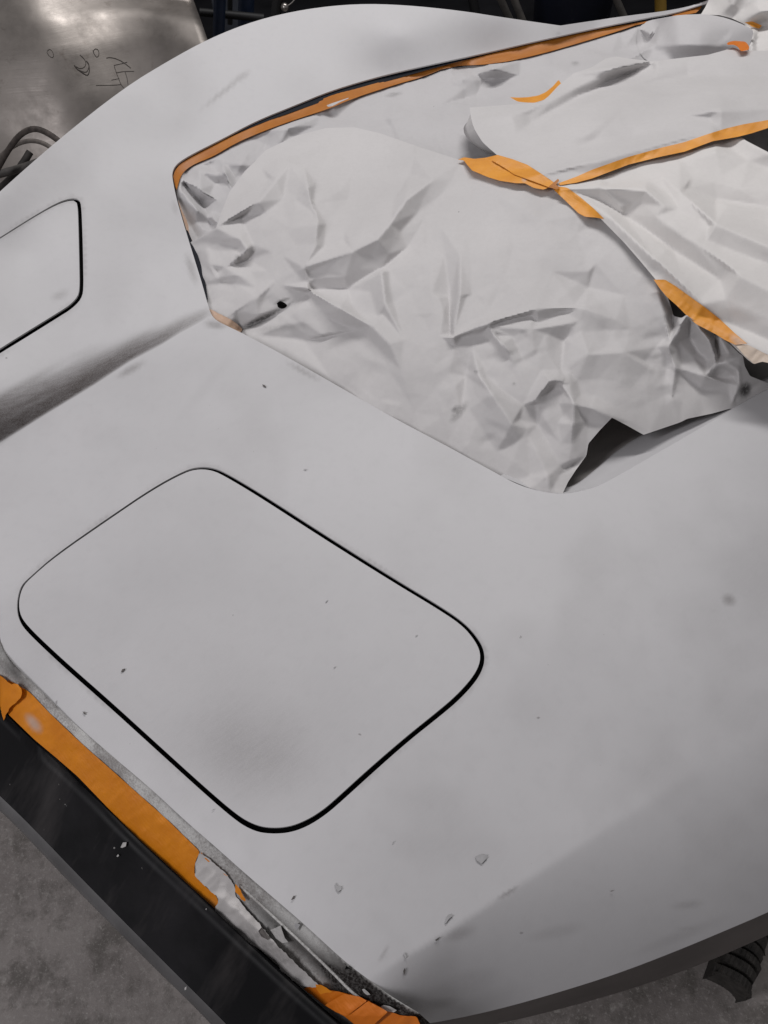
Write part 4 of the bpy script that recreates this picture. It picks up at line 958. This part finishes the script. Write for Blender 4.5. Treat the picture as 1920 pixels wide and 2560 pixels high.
# ------------------------------------------------------------------ background: aluminium sheet, cable, stands
def alu():
    yb = 2.75
    tl, tr_ = Py(-420, -260, yb + .32), Py(440, -180, yb + .32)
    outl = [Py(-420, -260, yb + .30), Py(452, -130, yb + .30), Py(485, -8, yb + .30), Py(505, 40, yb + .18), Py(528, 100, yb + .10), Py(560, 210, yb), Py(560, 560, yb - .25), Py(-420, 760, yb - .45)]
    n = 40; V = []
    # gently buckled panel: interpolate rows between left and right sides
    L = resample(np.array([outl[0], outl[7]]), n=n); R = resample(np.array([outl[1], outl[2], outl[3], outl[4], outl[5], outl[6]]), n=n)
    for i in range(n):
        for j in range(n):
            t = j / (n - 1); q = L[i] * (1 - t) + R[i] * t
            q = q + np.array([0, .030 * math.sin(t * 8.5 + i * .06) + .016 * math.sin(t * 19 + 1 - i * .08) - .05 * max(0, t - .86) / .14, 0])
            V.append(tuple(q))
    Fc = [(i * n + j, i * n + j + 1, (i + 1) * n + j + 1, (i + 1) * n + j) for i in range(n - 1) for j in range(n - 1)]
    me = bpy.data.meshes.new('metal_sheet'); me.from_pydata(V, [], Fc); me.update()
    for pl in me.polygons: pl.use_smooth = True
    o = link('metal_sheet', me, M_metal)
    md = o.modifiers.new('thick', 'SOLIDIFY'); md.thickness = .003; md.offset = 1
    tag(o, 'scratched aluminium sheet with pen scribbles leaning behind the far fender', 'metal sheet')
    from mathutils.bvhtree import BVHTree
    bv = BVHTree.FromPolygons([Vector(q) for q in V], Fc)
    M_pen = mat_plain('pen_mark', (.05, .042, .036), .8, .3, 90, bump=0)
    def mark(pts, w):
        out = []
        for a, b in chaikin(np.array(pts, float), 2, False):
            d = Vector(ray(np.array([a]), np.array([b]))[0]).normalized()
            h = bv.ray_cast(Vector(CAM), d)[0]
            if h is not None: out.append(np.array(h - d * .001))
        if len(out) > 1: tube('pen_mark', out, w * .75, M_pen, o)
    mark([(118, 128), (124, 122), (131, 128), (135, 140), (130, 145), (121, 138), (117, 130)], .0009)
    mark([(233, 128), (238, 121), (246, 124), (248, 136), (243, 144), (237, 138), (232, 126)], .0011)
    mark([(186, 163), (192, 172), (206, 182), (220, 190), (224, 176), (222, 160), (216, 152)], .0018)
    mark([(190, 166), (200, 172), (212, 168), (216, 156), (208, 144), (200, 137)], .0011)
    mark([(196, 174), (208, 180), (218, 180), (222, 168)], .0013)
    mark([(266, 145), (275, 143), (290, 146), (308, 155), (327, 170)], .0011)
    mark([(285, 163), (290, 180), (298, 200), (304, 214), (312, 222)], .0009)
    mark([(285, 163), (300, 160), (318, 155)], .0008); mark([(290, 182), (310, 178), (335, 178)], .0008)
    mark([(313, 180), (318, 196), (320, 212)], .0009); mark([(240, 213), (280, 213), (302, 211)], .0008); mark([(278, 200), (298, 196)], .0007)
alu()

M_cable = mat_plain('cable_grey', (.055, .045, .040), .8, .5, 90, bump=.5)
def cable(pts, y0, r, label, mat=M_cable, grp='grey cables hanging by the metal sheet'):
    p = [Py(a, b, y0 + dy) for a, b, dy in pts]
    return tag(tube('cable', smooth3(p), r, mat), label, 'cable', grp)
cable([(-60, 520, 0), (-10, 430, 0), (20, 375, .02), (50, 335, .02), (85, 319, 0), (120, 332, -.03), (160, 362, -.05), (190, 400, -.02)], 1.9, .0068, 'grey cable arching highest beside the metal sheet')
cable([(-80, 470, .1), (0, 390, .1), (40, 360, .08), (75, 350, .05), (110, 357, .02), (150, 385, .0), (190, 420, 0)], 2.05, .0058, 'paler lower cable loop behind the arched one', mat=mat_plain('cable_pale', (.12, .105, .095), .7, .25, 60))
cable([(-90, 452, 0), (-20, 440, 0), (30, 427, 0), (70, 415, 0), (120, 396, 0), (150, 385, .05)], 1.95, .0095, 'thick dark grey hose crossing below the cable loops', mat=mat_plain('hose_dark', (.06, .055, .052), .7, .5, 40, bump=.6))
cable([(-60, 520, 0), (-10, 480, 0), (30, 445, 0), (60, 405, .02), (75, 380, .04)], 1.98, .009, 'short dark hose behind the thick one', mat=mat_plain('hose_black', (.025, .022, .02), .7, .4, 40))

M_blue = mat_plain('dark_blue_paint', (.012, .022, .05), .5, .3, 10)
M_steel = mat_plain('stand_steel', (.07, .065, .06), .5, .3, 20)
M_blackp = mat_plain('black_paint', (.01, .01, .011), .6, .3, 10)
M_greyblue = mat_plain('pale_blue_grey', (.09, .10, .125), .6, .2, 10)
def post(u0, v0, u1, v1, y, r, mat, name, parent=None):
    return tube(name, [Py(u0, v0, y), Py(u1, v1, y)], r, mat, parent)
st = empty('tool_stand', tuple(Py(560, 60, 3.3)), 'dark blue and black tool stand at the top left beyond the fender', 'tool stand')
def kid(o, par):
    o.parent = par; o.matrix_parent_inverse = Matrix.Translation(-par.location); return o
kid(post(552, -60, 545, 120, 3.3, .022, M_blue, 'blue_post'), st)
kid(post(618, -60, 612, 120, 3.4, .03, M_blue, 'blue_post'), st)
kid(post(575, -60, 575, 60, 3.5, .010, M_blackp, 'crossbar'), st)
a = Py(585, -60, 3.6); kid(box('back_panel', (a[0] - .03, 3.62, a[2] - .1), (.16, .01, .42), M_greyblue), st)
kid(post(500, 30, 660, 45, 3.35, .014, M_blackp, 'crossbar'), st)
a = Py(712, 18, 3.0)
k_ = empty('clamp_knob', tuple(a), 'small shiny steel knob with a wire above the hump of the fender', 'knob')
import bmesh
bm = bmesh.new(); bmesh.ops.create_uvsphere(bm, u_segments=20, v_segments=12, radius=.014); bmesh.ops.translate(bm, verts=bm.verts, vec=Vector(a))
me = bpy.data.meshes.new('knob'); bm.to_mesh(me); bm.free()
for pl in me.polygons: pl.use_smooth = True
kid(link('knob', me, mat_plain('shiny_steel', (.35, .33, .31), .3, .1, 20, metal=.9)), k_)
kid(tube('wire', smooth3([a, Py(730, 8, 3.0), Py(742, -10, 3.0), Py(744, -40, 3.0)]), .0016, mat_plain('wire_steel', (.3, .28, .26), .4, .1, 20)), k_)
kid(post(690, 40, 700, -60, 3.02, .018, M_blackp, 'arm'), k_)
tr = empty('trestle', tuple(Py(1250, 40, 3.5)), 'grey steel trestle with crossed legs behind the far fender', 'trestle')
kid(post(1225, -60, 1280, 60, 3.5, .014, M_steel, 'leg'), tr); kid(post(1262, -60, 1310, 60, 3.46, .014, M_steel, 'leg'), tr)
kid(post(1170, -60, 1190, 40, 3.6, .02, M_blackp, 'leg'), tr)
a = Py(1430, 30, 3.7)
bn = empty('plastic_bin', (a[0], 3.7, 0), 'very dark navy round bin behind the notch of the silhouette', 'bin')
def lathe(name, c, prof, mat, par):
    V, Fc = [], []; n = 40
    for r, z in prof:
        for j in range(n): V.append((c[0] + r * math.cos(2 * math.pi * j / n), c[1] + r * math.sin(2 * math.pi * j / n), z))
    for i in range(len(prof) - 1):
        for j in range(n): Fc.append((i * n + j, i * n + (j + 1) % n, (i + 1) * n + (j + 1) % n, (i + 1) * n + j))
    me = bpy.data.meshes.new(name); me.from_pydata(V, [], Fc); me.update()
    for pl in me.polygons: pl.use_smooth = True
    return kid(link(name, me, mat), par)
M_navy = mat_plain('navy_plastic', (.006, .008, .018), .6, .2, 10)
lathe('bin_body', (a[0], 3.7), [(.0, .01), (.15, .01), (.17, .5), (.18, .8), (.0, .8)], M_navy, bn)
lathe('bin_rim', (a[0], 3.7), [(.18, .76), (.195, .77), (.195, .80), (.18, .81)], M_navy, bn)
s2 = empty('steel_prop', tuple(Py(1545, 40, 3.5)), 'slanted grey steel prop right of the dark bin', 'prop')
kid(post(1515, -60, 1568, 60, 3.5, .014, M_steel, 'prop_leg'), s2)
yp = empty('yellow_post', tuple(Py(1652, 20, 3.6)), 'dull yellow post at the top right beyond the sill', 'post')
kid(post(1650, -60, 1652, 40, 3.6, .024, mat_plain('dull_yellow', (.28, .17, .03), .5, .2, 10), 'post_tube'), yp)
a = Py(870, -10, 4.2)
